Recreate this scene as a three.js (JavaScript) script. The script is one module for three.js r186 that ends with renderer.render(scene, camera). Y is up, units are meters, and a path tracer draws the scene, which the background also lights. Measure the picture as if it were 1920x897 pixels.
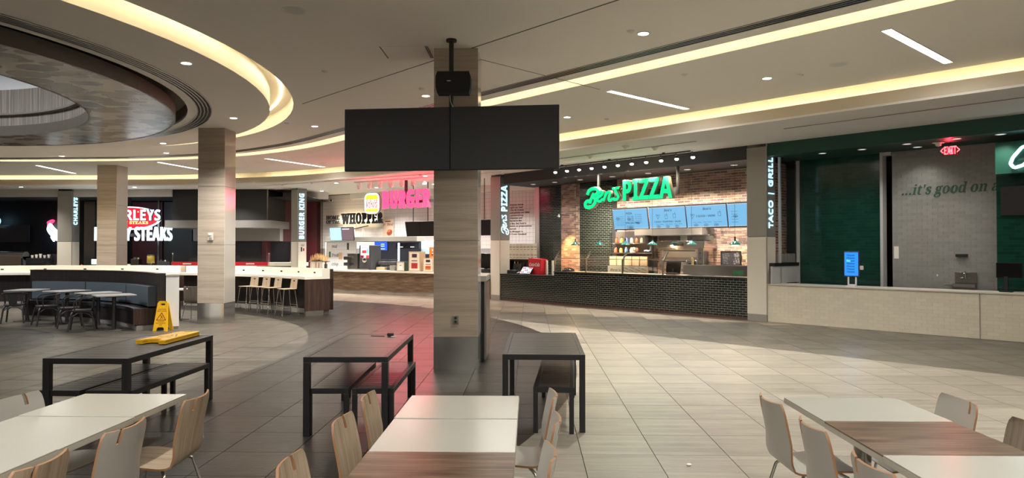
import * as THREE from 'three';
import { mergeGeometries, toCreasedNormals } from 'three/addons/utils/BufferGeometryUtils.js';
import { RoundedBoxGeometry } from 'three/addons/geometries/RoundedBoxGeometry.js';
import { TextGeometry } from 'three/addons/geometries/TextGeometry.js';
import { FontLoader } from 'three/addons/loaders/FontLoader.js';
import { RectAreaLightUniformsLib } from 'three/addons/lights/RectAreaLightUniformsLib.js';

// ───────── camera, light, exposure ─────────
const scene = new THREE.Scene();
scene.background = new THREE.Color(0x000000);
const RAD = Math.PI / 180;
const camera = new THREE.PerspectiveCamera(2 * Math.atan(448.5 / 1278) / RAD, 1920 / 897, 0.05, 120);
camera.rotation.order = 'YXZ';
camera.position.set(0, 1.754, 0);
camera.rotation.set(0.785 * RAD, 1.41 * RAD, 0);
scene.add(camera);
const renderer = new THREE.WebGLRenderer({ antialias: true });
renderer.toneMapping = THREE.LinearToneMapping;
renderer.toneMappingExposure = 2.1;
renderer.shadowMap.enabled = true;
RectAreaLightUniformsLib.init();
const WARM = new THREE.Color().setRGB(1, 0.80, 0.52), COVE = new THREE.Color().setRGB(1, 0.80, 0.47), NEUTRAL = new THREE.Color().setRGB(1, 0.965, 0.90);
const POWER = { linear: 31, down: 47, ring: 9, coveA: 11, coveB: 21, track: 7 };

// ───────── helpers ─────────
let seed = 7;
const rnd = () => { seed = (seed * 1664525 + 1013904223) % 4294967296; return seed / 4294967296; };
const taken = {};
const numbered = n => { const k = taken[n] = (taken[n] ?? -1) + 1; return k ? n + '_' + String(k).padStart(3, '0') : n; };
const V2 = (x, y) => new THREE.Vector2(x, y), V3 = (x, y, z) => new THREE.Vector3(x, y, z);
function setup(m) { m.castShadow = m.receiveShadow = true; return m; }
function uvMetres(g, rot = false) {                       // box-projected texture coordinates in metres
  g = g.index ? g.toNonIndexed() : g;
  const p = g.attributes.position, uv = new Float32Array(p.count * 2), a = V3(), b = V3(), c = V3();
  for (let i = 0; i < p.count; i += 3) {
    a.fromBufferAttribute(p, i); b.fromBufferAttribute(p, i + 1).sub(a); c.fromBufferAttribute(p, i + 2).sub(a);
    const n = b.cross(c), ax = Math.abs(n.x), ay = Math.abs(n.y), az = Math.abs(n.z);
    for (let k = 0; k < 3; k++) {
      const x = p.getX(i + k), y = p.getY(i + k), z = p.getZ(i + k);
      let u = ay >= ax && ay >= az ? x : ax >= az ? z : x, v = ay >= ax && ay >= az ? z : y;
      if (rot) [u, v] = [v, u];
      uv[(i + k) * 2] = u; uv[(i + k) * 2 + 1] = v;
    }
  }
  g.setAttribute('uv', new THREE.BufferAttribute(uv, 2));
  return g;
}
function merge(list) {
  if (!Array.isArray(list)) return list;
  if (list.length === 1) return list[0];
  return mergeGeometries(list.map(g => { const h = g.index ? g.toNonIndexed() : g; for (const k of Object.keys(h.attributes)) if (!['position', 'normal', 'uv'].includes(k)) h.deleteAttribute(k); return h; }));
}
function mesh(name, geo, mat, parent) { const m = setup(new THREE.Mesh(merge(geo), mat)); m.name = name; parent.add(m); return m; }
function part(name, geo, mat, parent, label) { const m = mesh(name, geo, mat, parent); if (label) m.userData.label = label; return m; }
function box(w, h, d, x = 0, y = 0, z = 0, r = 0) { const g = r ? new RoundedBoxGeometry(w, h, d, 1, Math.min(r, w / 2.01, h / 2.01, d / 2.01)) : new THREE.BoxGeometry(w, h, d); return g.translate(x, y, z); }
function bx(x0, x1, y0, y1, z0, z1, r = 0) { return box(x1 - x0, y1 - y0, z1 - z0, (x0 + x1) / 2, (y0 + y1) / 2, (z0 + z1) / 2, r); }
function cyl(r0, r1, h, x = 0, y = 0, z = 0, n = 20) { return new THREE.CylinderGeometry(r1, r0, h, n).translate(x, y + h / 2, z); }
function tube(pts, r, n = 24, seg = 8, closed = false) { return new THREE.TubeGeometry(new THREE.CatmullRomCurve3(pts.map(p => V3(...p)), closed, 'catmullrom', 0.2), n, r, seg, closed); }
function bar(a, b, r, seg = 8) { return new THREE.TubeGeometry(new THREE.LineCurve3(V3(...a), V3(...b)), 1, r, seg); }
function lathe(pts, n = 24) { return new THREE.LatheGeometry(pts.map(p => V2(...p)), n); }
// a horizontal plate from a plan outline in (x, depth); depth runs away from the camera, world z = -depth
function plate(outline, y0, y1, holes = []) {
  const s = new THREE.Shape(outline.map(p => V2(p[0], p[1])));
  for (const h of holes) s.holes.push(new THREE.Path(h.map(p => V2(p[0], p[1]))));
  return new THREE.ExtrudeGeometry(s, { depth: y1 - y0, bevelEnabled: false, curveSegments: 1 }).rotateX(-Math.PI / 2).translate(0, y0, 0);
}
function upright(outline, depth, z0 = 0, holes = [], bevel = 0) {   // outline in (x, y), thickness along z
  const s = new THREE.Shape(outline.map(p => V2(p[0], p[1])));
  for (const h of holes) s.holes.push(new THREE.Path(h.map(p => V2(p[0], p[1]))));
  return new THREE.ExtrudeGeometry(s, { depth, bevelEnabled: bevel > 0, bevelSize: bevel, bevelThickness: bevel, bevelSegments: 1, curveSegments: 4 }).translate(0, 0, z0);
}
function thing(name, label, category, [x, y, z] = [0, 0, 0], turn = 0, group) {
  const o = new THREE.Group(); o.name = numbered(name); scene.add(o); o.position.set(x, y, z); o.rotation.y = turn;
  o.userData = { label, category }; if (group) o.userData.group = group; o.updateMatrixWorld(true);
  return o;
}
function single(name, geo, mat, label, category, [x, y, z] = [0, 0, 0], turn = 0, group) {
  const m = mesh(numbered(name), geo, mat, scene); m.position.set(x, y, z); m.rotation.y = turn;
  m.userData = { label, category }; if (group) m.userData.group = group; m.updateMatrixWorld(true);
  return m;
}
function struct(name, geo, mat, [x, y, z] = [0, 0, 0], turn = 0) {
  const m = mesh(numbered(name), geo, mat, scene); m.position.set(x, y, z); m.rotation.y = turn; m.userData.kind = 'structure'; m.updateMatrixWorld(true); return m;
}
function structGroup(name, [x, y, z] = [0, 0, 0], turn = 0) { const o = new THREE.Group(); o.name = numbered(name); scene.add(o); o.position.set(x, y, z); o.rotation.y = turn; o.userData.kind = 'structure'; o.updateMatrixWorld(true); return o; }
function dup(root, [x, y, z], turn, label) { const r = root.clone(); r.name = numbered(root.name.replace(/_\d{3}$/, '')); scene.add(r); r.position.set(x, y, z); r.rotation.y = turn; r.userData = { ...root.userData }; if (label) r.userData.label = label; return r; }
// shop fronts: local x along the front to the right, local z towards the hall
const frame = (ox, oz, deg) => { const t = deg * RAD, c = Math.cos(t), s = Math.sin(t); return { turn: t, at: (u, y, z) => [ox + c * u + s * z, y, oz - s * u + c * z] }; };
const FT = frame(5.70, -16.45, -45), FB = frame(-7.97, -27.18, -30), FC = frame(0, 0, 0);

// ───────── textures ─────────
function noise2(w, h, cells, s0) {                        // tiling value noise
  const g = new Float32Array(cells[0] * cells[1]); let s = s0; for (let i = 0; i < g.length; i++) { s = (s * 16807) % 2147483647; g[i] = s / 2147483647; }
  const out = new Float32Array(w * h), f = t => t * t * (3 - 2 * t);
  for (let y = 0; y < h; y++) for (let x = 0; x < w; x++) {
    const gx = x / w * cells[0], gy = y / h * cells[1], x0 = Math.floor(gx), y0 = Math.floor(gy), fx = f(gx - x0), fy = f(gy - y0);
    const at = (i, j) => g[(j % cells[1]) * cells[0] + i % cells[0]];
    out[y * w + x] = (at(x0, y0) * (1 - fx) + at(x0 + 1, y0) * fx) * (1 - fy) + (at(x0, y0 + 1) * (1 - fx) + at(x0 + 1, y0 + 1) * fx) * fy;
  }
  return out;
}
function grainMap(n, layers, lo, hi, size, srgb = true, tint = [1, 1, 1]) {   // layers: [cellsX, cellsY, weight, seed]
  const sum = new Float32Array(n * n); let W = 0;
  for (const [cx, cy, w, s] of layers) { const a = noise2(n, n, [cx, cy], s); W += w; for (let i = 0; i < sum.length; i++) sum[i] += a[i] * w; }
  const d = new Uint8Array(n * n * 4);
  for (let i = 0; i < sum.length; i++) { const v = lo + (hi - lo) * sum[i] / W; for (let k = 0; k < 3; k++) d[i * 4 + k] = Math.max(0, Math.min(255, v * 255 * (1 - (1 - tint[k]) * (1 - sum[i] / W)))); d[i * 4 + 3] = 255; }
  const t = new THREE.DataTexture(d, n, n); t.wrapS = t.wrapT = THREE.RepeatWrapping; t.magFilter = THREE.LinearFilter; t.minFilter = THREE.LinearMipmapLinearFilter; t.generateMipmaps = true;
  t.repeat.set(1 / size, 1 / size); if (srgb) t.colorSpace = THREE.SRGBColorSpace; t.needsUpdate = true; return t;
}
function picture(w, h, draw) {
  const c = document.createElement('canvas'); c.width = w; c.height = h; const g = c.getContext('2d'); draw(g, w, h);
  const t = new THREE.CanvasTexture(c); t.colorSpace = THREE.SRGBColorSpace; return t;
}
const stoneTex = grainMap(512, [[5, 60, 3, 11], [3, 140, 2, 23], [12, 12, 1.4, 37], [40, 200, 1, 51]], 0.60, 1.10, 2.4);
const creamTex = grainMap(512, [[5, 60, 3, 12], [3, 140, 2, 24], [12, 12, 1.4, 38], [40, 200, 1, 52]], 0.80, 1.06, 2.4);
const veinTex = grainMap(512, [[2, 26, 4, 91], [4, 70, 2, 83], [24, 160, 1, 77]], 0.34, 1.20, 3.2);
const stoneBump = grainMap(256, [[24, 90, 2, 5], [60, 60, 1, 9]], 0, 1, 1.2, false);
const smearRough = grainMap(256, [[6, 6, 3, 3], [30, 60, 1, 8]], 0.30, 0.42, 2.9, false);
const oakTex = grainMap(512, [[70, 3, 3, 101], [160, 8, 2, 102], [20, 2, 2, 103]], 0.80, 1.08, 0.8, true, [1, .96, .9]);
const cladTex = grainMap(512, [[2, 34, 3, 201], [5, 110, 2, 202], [10, 200, 1, 203]], 0.84, 1.06, 1.6, true, [1, .98, .95]);
const walnutTex = grainMap(512, [[3, 46, 3, 301], [8, 150, 3, 302], [3, 12, 2, 303]], 0.42, 1.12, 0.9, true, [1, .9, .8]);
const darkWoodTex = grainMap(256, [[60, 2, 3, 401], [120, 5, 2, 402]], 0.62, 1.14, 0.9);
const plasterBump = grainMap(256, [[90, 90, 1, 501], [30, 30, 1, 502]], 0, 1, 1.4, false);
const brushTex = grainMap(256, [[3, 110, 2, 601], [6, 200, 1, 602]], 0.35, 0.75, 0.7, false);
const brickBump = grainMap(256, [[60, 60, 2, 701], [120, 120, 1, 702]], 0, 1, 0.6, false);

// ───────── materials ─────────
const C = (r, g, b) => new THREE.Color().setRGB(r, g, b);
const std = (color, roughness = .6, extra = {}) => new THREE.MeshStandardMaterial({ color, roughness, ...extra });
const glow = (color, k = 1, base = 0x111111) => new THREE.MeshStandardMaterial({ color: base, roughness: .6, emissive: color, emissiveIntensity: k });
const M = {
  plaster: std(C(.80, .765, .69), .85, { bumpMap: plasterBump, bumpScale: .0006 }),
  plasterGrey: std(C(.66, .64, .60), .85, { bumpMap: plasterBump, bumpScale: .0006 }),
  coveWhite: std(C(.78, .74, .66), .8),
  wallWarm: std(C(.62, .58, .52), .85),
  black: std(C(.012, .012, .013), .42), blackMatte: std(C(.014, .014, .015), .8), blackGloss: std(C(.008, .008, .009), .14),
  charcoal: std(C(.035, .035, .037), .7), screenOff: std(C(.012, .0118, .0125), .34),
  clad: std(C(.52, .44, .355), .5, { map: cladTex }), cream: std(C(.34, .325, .29), .12),
  creamMatte: std(C(.70, .655, .56), .4), greyPanel: std(C(.33, .315, .275), .35, { metalness: .25 }), edgeMetal: std(C(.62, .60, .56), .3, { metalness: .9 }),
  steel: std(C(.50, .48, .45), .34, { metalness: 1, roughnessMap: brushTex }), steelDark: std(C(.34, .33, .31), .34, { metalness: .9, roughnessMap: brushTex }),
  steelBright: std(C(.72, .71, .68), .22, { metalness: 1 }), chrome: std(C(.75, .74, .71), .12, { metalness: 1 }),
  darkWood: std(C(.072, .038, .028), .45, { map: darkWoodTex }), espresso: std(C(.030, .022, .020), .5, { map: darkWoodTex }),
  whiteSolid: std(C(.80, .76, .66), .3), whiteTop: new THREE.MeshPhysicalMaterial({ color: C(.455, .448, .395), roughness: .2 }),
  creamEdge: std(C(.50, .47, .40), .45), walnut: std(C(.235, .165, .115), .28, { map: walnutTex }),
  oak: std(C(.47, .38, .28), .42, { map: oakTex }), chairWhite: std(C(.46, .44, .395), .34), ply: std(C(.33, .165, .075), .5),
  taupe: std(C(.30, .25, .20), .5, { map: oakTex }),
  slate: std(C(.10, .125, .145), .55), slateSeat: std(C(.035, .038, .045), .4), gun: std(C(.075, .073, .072), .36, { metalness: .6 }),
  stone: std(C(.46, .40, .32), .5, { map: stoneTex }), greyStone: std(C(.30, .28, .25), .5),
  tableGrey: std(C(.34, .33, .31), .35), yellow: std(C(.86, .50, .012), .45), red: std(C(.55, .02, .03), .35), maroon: std(C(.085, .012, .018), .4),
  whitePaint: std(C(.78, .78, .77), .5), frameGrey: std(C(.45, .46, .46), .5), navy: std(C(.008, .010, .018), .5), navyPanel: std(C(.03, .032, .045), .3),
  greenPaint: std(C(.018, .075, .055), .5), greenDark: std(C(.010, .045, .034), .55), greenFascia: std(C(.012, .10, .065), .5),
  glass: new THREE.MeshPhysicalMaterial({ color: 0xffffff, roughness: .02, transmission: 1, thickness: 0, ior: 1.5 }),
  brassy: std(C(.45, .30, .10), .4, { metalness: .5 }), paper: std(C(.75, .72, .64), .7), cardboard: std(C(.50, .36, .22), .8), peach: std(C(.62, .40, .25), .45),
  enamel: std(C(.012, .09, .07), .14), enamelIn: std(C(.85, .84, .80), .4), grout: std(C(.66, .63, .55), .9), groutDark: std(C(.05, .045, .038), .9), bkGrout: std(C(.24, .23, .23), .9),
};
M.baseSteel = std(C(.52, .51, .48), .3, { metalness: .85, roughnessMap: brushTex }); M.groutPale = std(C(.42, .41, .37), .9); M.trimDark = std(C(.10, .085, .065), .7); M.woodPlank = std(C(.30, .215, .145), .5, { map: walnutTex });

// ───────── plan curves (x, depth) ─────────
const CX = -13, CD = 10.7;                                // centre of the round hall
const polar = (R, a) => [CX + R * Math.sin(a * RAD), CD + R * Math.cos(a * RAD)];
const circle = (R, n = 96) => Array.from({ length: n }, (_, i) => polar(R, i * 360 / n));
function curve(pts, n) { const c = new THREE.CatmullRomCurve3(pts.map(p => V3(p[0], p[1], 0)), false, 'centripetal'); return c.getSpacedPoints(n).map(p => [p.x, p.y]); }
const C1 = curve([[16, -3.55], [12, .45], [8, 4.45], [4, 8.45], [0, 12.45], [-3, 15.45], [-4.75, 17.3], [-6.56, 19.1], [-9.1, 20.75], [-12, 21.65], [-15.5, 21.9], [-19, 21.85], [-27, 21.6]], 90);
const C2 = curve([[16, 2.05], [12, 6.05], [8, 10.05], [4, 14.05], [0, 18.05], [-3, 21.0], [-4.8, 22.7], [-6.5, 23.95], [-8.6, 25.15], [-10.8, 26.0], [-14.5, 26.6], [-19, 26.6], [-27, 26.4]], 90);
function off(c, o) {
  return c.map((p, i) => { const a = c[Math.max(0, i - 1)], b = c[Math.min(c.length - 1, i + 1)], dx = b[0] - a[0], dd = b[1] - a[1], l = Math.hypot(dx, dd); return [p[0] + dd / l * o, p[1] - dx / l * o]; });
}
const ribbon = (c, o0, o1, y0, y1) => plate([...off(c, o0), ...off(c, o1).reverse()], y0, y1);
const ringBand = (R0, R1, y0, y1) => plate(circle(R1), y0, y1, [circle(R0)]);

// ───────── floor ─────────
const PITCH = .6165, GAP = .0065;
const regions = {                                         // stone colours of the paving
  dark: C(.036, .031, .025), core: C(.048, .047, .046), vein: C(.118, .104, .082), cream: C(.305, .278, .228), band: C(.145, .132, .107), tan: C(.325, .268, .198),
};
{
  const floor = structGroup('floor');
  const slab = mesh('floor_slab', bx(-32, 18, -.3, -.012, -37, 10), M.groutDark, floor);
  slab.name = 'grout_bed';
  const stonePhys = (color, extra) => new THREE.MeshPhysicalMaterial({ color, roughness: 1, specularIntensity: .52, ...extra });
  const stoneMats = {};
  for (const k in regions) stoneMats[k] = [0, 1, 2].map(i => stonePhys(regions[k].clone().multiplyScalar([.93, 1, 1.06][i]), { map: k === 'vein' ? veinTex : k === 'dark' ? stoneTex : creamTex, roughnessMap: smearRough, bumpMap: stoneBump, bumpScale: .0008 }));
  const rOf = (x, d) => Math.hypot(x - CX, d - CD);
  const fields = [(x, d) => rOf(x, d) - 4.45, (x, d) => rOf(x, d) - 9.05, (x, d) => rOf(x, d) - 13.72, (x, d) => rOf(x, d) > 13 ? x + d - 16.25 : -1];
  const region = (x, d, tx, td) => { const r = rOf(x, d); if (r < 4.45) return 'core'; if (r < 9.05) return 'vein'; if (r < 13.72) return 'dark'; if (x + d < 16.25) return 'cream'; return tx + td < 18.6 + .5 * tx ? 'band' : 'tan'; };
  const onto = (g, p) => { for (let k = 0; k < 4; k++) { const v = g(p[0], p[1]), e = 1e-3, gx = (g(p[0] + e, p[1]) - v) / e, gd = (g(p[0], p[1] + e) - v) / e, l = gx * gx + gd * gd; if (l < .1 || l > 10) return p; p = [p[0] - gx * v / l, p[1] - gd * v / l]; } return p; };
  function split(poly, g) {
    const val = poly.map(p => g(p[0], p[1])); if (val.every(v => v >= 0) || val.every(v => v <= 0)) return [poly];
    const half = s => {
      const out = []; const cross = [];
      for (let i = 0; i < poly.length; i++) {
        const a = poly[i], b = poly[(i + 1) % poly.length], va = val[i] * s, vb = val[(i + 1) % poly.length] * s;
        if (va >= 0) out.push(a);
        if (va * vb < 0) { const t = va / (va - vb), p = onto(g, [a[0] + (b[0] - a[0]) * t, a[1] + (b[1] - a[1]) * t]); out.push(p); cross.push({ at: out.length - 1, leave: va > 0 }); }
      }
      if (cross.length === 2) {
        const i = cross.find(c => c.leave).at, p = out[i], q = out[(i + 1) % out.length], mid = [.25, .5, .75].map(t => onto(g, [p[0] + (q[0] - p[0]) * t, p[1] + (q[1] - p[1]) * t]));
        out.splice(i + 1, 0, ...mid);
      }
      return out;
    };
    return [half(1), half(-1)].filter(p => p.length > 2 && Math.abs(THREE.ShapeUtils.area(p.map(q => V2(...q)))) > 2e-4);
  }
  const pieces = [];
  for (let i = -42; i < 26; i++) for (let j = -52; j < 8; j++) {
    const x0 = .45 + i * PITCH, z0 = -6.45 + j * PITCH, cx = x0 + PITCH / 2, d = -(z0 + PITCH / 2);
    if (d < .6 || d > 33 || cx + .02 * d < -.76 * d - 2.4 || cx > .76 * d + 2.4 || cx > 13.4 || cx + d > 24.5 && cx > -4) continue;
    const h = (PITCH - GAP) / 2; let polys = [[[cx - h, d - h], [cx + h, d - h], [cx + h, d + h], [cx - h, d + h]]], whole = true;
    for (const g of fields) { const nx = polys.flatMap(p => split(p, g)); if (nx.length > polys.length) whole = false; polys = nx; }
    for (const p of polys) {
      const mx = p.reduce((s, q) => s + q[0], 0) / p.length, md = p.reduce((s, q) => s + q[1], 0) / p.length;
      pieces.push({ p, whole, cx, d, kind: region(mx, md, cx, d), tone: Math.floor(rnd() * 3), dist: md + .15 * Math.abs(mx) - (Math.abs(mx - .018 * md) > .76 * md ? -50 : 0) + (md < 4.4 ? 40 : 0) });
    }
  }
  pieces.sort((a, b) => a.dist - b.dist);
  const hw = (PITCH - GAP) / 2, wholeGeos = [0, 1, 2, 3, 4, 5].map(k => { const g = uvMetres(new THREE.BoxGeometry(hw * 2, .012, hw * 2)); const uv = g.attributes.uv; for (let i = 0; i < uv.count; i++) uv.setXY(i, uv.getX(i) + k * .37, uv.getY(i) + k * .61); return g; });
  const rest = [];
  pieces.forEach((q, n) => {
    if (n < 300) {
      const mat = stoneMats[q.kind][q.tone];
      if (q.whole) { const m = mesh('floor_tile', wholeGeos[Math.floor(rnd() * 6)], mat, floor); m.position.set(q.cx, -.006, -q.d); }
      else mesh('floor_tile', uvMetres(plate(q.p, -.012, 0)), mat, floor);
    } else {
      const g = uvMetres(plate(q.p, -.012, 0)), u0 = rnd() * 5, v0 = rnd() * 5, uv = g.attributes.uv, col = regions[q.kind].clone().multiplyScalar([.93, 1, 1.06][q.tone]), c = new Float32Array(uv.count * 3);
      for (let i = 0; i < uv.count; i++) { uv.setXY(i, uv.getX(i) + u0, uv.getY(i) + v0); c.set([col.r, col.g, col.b], i * 3); }
      g.setAttribute('color', new THREE.BufferAttribute(c, 3)); rest.push(g);
    }
  });
  const far = setup(new THREE.Mesh(mergeGeometries(rest), stonePhys(0xffffff, { vertexColors: true, map: stoneTex, roughnessMap: smearRough, bumpMap: stoneBump, bumpScale: .0008 })));
  far.name = 'far_floor_tiles'; far.userData.kind = 'stuff'; floor.add(far);
}

// ───────── ceiling ─────────
const CEIL = 4.66;
struct('ceiling', plate([...C1, [-27, -9], [16, -9]], CEIL, CEIL + .08, [circle(8.75)]), M.plaster);
struct('ceiling', plate([...off(C1, .43), ...C2.slice().reverse()], CEIL, CEIL + .08), M.plaster);
struct('ceiling', plate([...off(C2, .25), [-27, 36], [16, 36]], 4.27, 4.31), M.plasterGrey);
struct('ceiling', ringBand(6.75, 8.3, 4.575, 4.62), M.plaster, [0, 0, 0]);
// recessed coves
struct('trim_1', [ribbon(C1, -.06, .49, 4.96, 5.0), ribbon(C1, -.06, -.03, CEIL + .08, 4.96), ribbon(C1, .46, .49, CEIL + .08, 4.96)], M.coveWhite);
struct('trim_2', [ribbon(C2, -.06, .60, 5.04, 5.08), ribbon(C2, -.06, -.03, CEIL + .08, 5.04), ribbon(C2, .57, .60, 4.31, 5.04)], M.coveWhite);
struct('trim_3', ribbon(C2, .25, .28, 4.31, 4.52), std(C(.52, .465, .375), .85));
struct('trim_4', [ringBand(8.24, 8.8, 4.96, 5.0), ringBand(8.75, 8.78, CEIL + .08, 4.96), ringBand(8.27, 8.3, 4.62, 4.96)], M.coveWhite);
function strips(c, o, y, len, aim, k, color) {           // rectangular lights along a cove
  const p = off(c, o); let run = 0, from = p[0];
  for (let i = 1; i < p.length; i++) {
    run = Math.hypot(p[i][0] - from[0], p[i][1] - from[1]);
    if (run >= len || i === p.length - 1) {
      const mx = (p[i][0] + from[0]) / 2, md = (p[i][1] + from[1]) / 2, ang = Math.atan2(p[i][1] - from[1], p[i][0] - from[0]);
      if (mx > -24 && mx < 13 && run > .5) {
        const l = new THREE.RectAreaLight(color, k, run * .97, .05); l.rotation.order = 'YXZ'; l.rotation.y = ang + (aim ? 0 : 0); l.rotation.x = aim ?? -Math.PI / 2; l.position.set(mx, y, -md); scene.add(l);
      }
      from = p[i]; 
    }
  }
}
const ledMat = glow(COVE, 4);
single('cove_light', ribbon(C1, .19, .23, 4.935, 4.95), ledMat, 'warm strip light inside the slot beside the long ceiling air grille', 'light');
single('cove_light', ribbon(C2, .30, .33, 4.32, 4.335), ledMat, 'yellow strip light in the trough above the shop fronts', 'light');
single('cove_light', ringBand(8.5, 8.54, 4.935, 4.95), ledMat, 'warm strip light in the round slot of the rotunda ceiling', 'light');
strips(C1, .21, 4.93, 2.6, null, POWER.coveA, COVE);
strips(C2, .34, 4.36, 2.6, -Math.PI + .35, POWER.coveB, COVE);
strips([...circle(8.52, 80), circle(8.52, 80)[0]], 0, 4.93, 2.2, null, POWER.ring, COVE);
// joints and trims in the ceiling
const line = (a, b, w, y, t) => { const dx = b[0] - a[0], dd = b[1] - a[1], l = Math.hypot(dx, dd), nx = -dd / l * w / 2, nd = dx / l * w / 2; return plate([[a[0] + nx, a[1] + nd], [b[0] + nx, b[1] + nd], [b[0] - nx, b[1] - nd], [a[0] - nx, a[1] - nd]], y, y + t); };
struct('trim_5', line([-4.55, 13.55], [8, 1], .022, CEIL - .003, .006), M.trimDark);
struct('trim_6', line([-.76, 10.40], [1.3, 12.45], .014, CEIL - .003, .006), M.trimDark);
// slot air grilles
{
  const t = thing('slot_air_grille', 'long straight slot air grille running along the lit ceiling slot', 'vent');
  const path = C1.filter(p => p[0] < 10 && p[0] > -22);
  mesh('backing', ribbon(path, -.52, -.30, CEIL - .006, CEIL - .001), M.blackMatte, t);
  for (let k = 0; k < 4; k++) mesh('blade', ribbon(path, -.52 + k * .066, -.505 + k * .066, CEIL - .014, CEIL - .006), M.edgeMetal, t);
  const r = thing('slot_air_grille', 'circular slot air grille around the patterned ceiling disc', 'vent');
  mesh('backing', ringBand(6.93, 7.20, 4.569, 4.574), M.blackMatte, r);
  for (let k = 0; k < 5; k++) mesh('blade', ringBand(6.92 + k * .066, 6.94 + k * .066, 4.558, 4.569), M.edgeMetal, r);
}
// the rotunda: patterned disc, drum and skylight
{
  const t = thing('ceiling_disc', 'patterned metallic ring panel hung below the round ceiling recess', 'ceiling panel', [CX, 0, -CD]);
  const ring = (R0, R1, y0, y1) => plate(Array.from({ length: 96 }, (_, i) => [R1 * Math.sin(i / 96 * 6.28319), R1 * Math.cos(i / 96 * 6.28319)]), y0, y1, [Array.from({ length: 96 }, (_, i) => [R0 * Math.sin(i / 96 * 6.28319), R0 * Math.cos(i / 96 * 6.28319)])]);
  const tex = picture(2048, 2048, (g, w) => {
    g.fillStyle = '#a59d92'; g.fillRect(0, 0, w, w);
    const tones = ['#756e65', '#57514a', '#8d867c', '#6a635b', '#4a453f'];
    for (let i = 0; i < 1150; i++) {
      const x = rnd() * w, y = rnd() * w, s = 24 + rnd() * 22; g.save(); g.translate(x, y); g.rotate(rnd() * .5 - .25 + (i % 2) * 3.1); g.fillStyle = tones[i % 5];
      g.beginPath(); const k = i % 3;
      if (k === 0) { g.moveTo(-s, 0); g.quadraticCurveTo(-s * .2, -s * 1.1, s, -s * .1); g.quadraticCurveTo(0, s, -s, 0); }
      else if (k === 1) { g.moveTo(-s, -s * .6); g.lineTo(s * .5, -s * .7); g.lineTo(s, 0); g.lineTo(s * .4, s * .7); g.lineTo(-s, s * .6); }
      else { g.ellipse(0, 0, s, s * .75, 0, 0, 6.3); }
      if (i % 7 === 3) { for (let q = -4; q < 5; q++) g.fillRect(q * s / 5, -s * .25, s / 11, s * .5); } else g.fill();
      g.restore();
    }
  });
  tex.wrapS = tex.wrapT = THREE.RepeatWrapping; tex.repeat.set(1 / 13.4, 1 / 13.4); tex.offset.set(.5, .5);
  mesh('patterned_face', uvMetres(ring(5.0, 6.5, 4.40, 4.415)), new THREE.MeshPhysicalMaterial({ color: C(.85, .82, .78), roughness: .26, map: tex, metalness: .1, specularIntensity: .55 }), t);
  mesh('disc_body', ring(5.0, 6.5, 4.415, 4.62), std(C(.11, .095, .08), .6), t);
  mesh('rim', [ring(6.49, 6.53, 4.395, 4.62), ring(4.98, 5.01, 4.395, 4.62)], std(C(.13, .11, .09), .45), t);
  struct('trim_7', [ringBand(4.9, 6.9, 4.86, 4.9), ringBand(6.75, 6.79, 4.62, 4.86)], std(C(.24, .21, .17), .8));
  const drum = lathe([[5.03, 4.44], [5.03, 5.48], [5.10, 5.48]], 96).translate(CX, 0, -CD);
  const uvd = drum.attributes.uv; for (let i = 0; i < uvd.count; i++) uvd.setXY(i, uvd.getX(i) * 31, uvd.getY(i) * 1.1);
  struct('wall_drum', drum, std(C(.40, .345, .30), .55, { map: darkWoodTex }));
  struct('wall_drum', lathe([[5.10, 5.48], [5.10, 6.4], [0, 6.7]], 96).translate(CX, 0, -CD), std(C(.82, .82, .82), .8));
  const lamp = single('skylight_panel', lathe([[0, 0], [1.6, 0], [1.6, .05], [0, .05]], 40), glow(C(.9, .94, 1), 1.2, 0xdddddd), 'pale round luminous panel high inside the rotunda drum', 'light', [CX, 6.45, -CD]);
  const l = new THREE.RectAreaLight(C(.92, .95, 1), 11, 2.6, 2.6); l.rotation.x = -Math.PI / 2; l.position.set(CX, 6.42, -CD); scene.add(l);
}
// lamps: bare linear fittings and round downlights
const lensMat = glow(NEUTRAL, 5, 0xffffff);
function linear(a, b, label, k = 1) {
  const mx = (a[0] + b[0]) / 2, md = (a[1] + b[1]) / 2, ang = Math.atan2(b[1] - a[1], b[0] - a[0]), len = Math.hypot(b[0] - a[0], b[1] - a[1]);
  const t = thing('linear_light', label, 'ceiling light', [mx, CEIL, -md], ang, 'linear ceiling lights');
  part('housing', [bx(-len / 2 - .012, len / 2 + .012, -.012, -.001, -.072, -.060), bx(-len / 2 - .012, len / 2 + .012, -.012, -.001, .060, .072), bx(-len / 2 - .012, -len / 2, -.012, -.001, -.06, .06), bx(len / 2, len / 2 + .012, -.012, -.001, -.06, .06)], M.whitePaint, t);
  part('diffuser', bx(-len / 2, len / 2, -.010, -.001, -.06, .06), lensMat, t);
  const l = new THREE.RectAreaLight(NEUTRAL, POWER.linear * k, len, .11); l.rotation.order = 'YXZ'; l.rotation.set(-Math.PI / 2, ang, 0); l.position.set(mx, CEIL - .018, -md); scene.add(l);
}
linear([1.48, 12.55], [3.29, 14.22], 'slim linear ceiling light in front of the green pizza sign');
linear([4.74, 9.12], [6.55, 10.77], 'slim linear ceiling light nearest the camera, above the white tiled counter');
linear([8.0, 5.7], [9.8, 7.35], 'slim linear ceiling light beyond the picture edge over the white tiled counter');
linear([11.2, 2.3], [13.0, 3.95], 'slim linear ceiling light last of the row beyond the picture');
linear([-1.78, 15.98], [.03, 17.65], 'slim linear ceiling light hidden behind the hanging screens and pillar');
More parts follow.
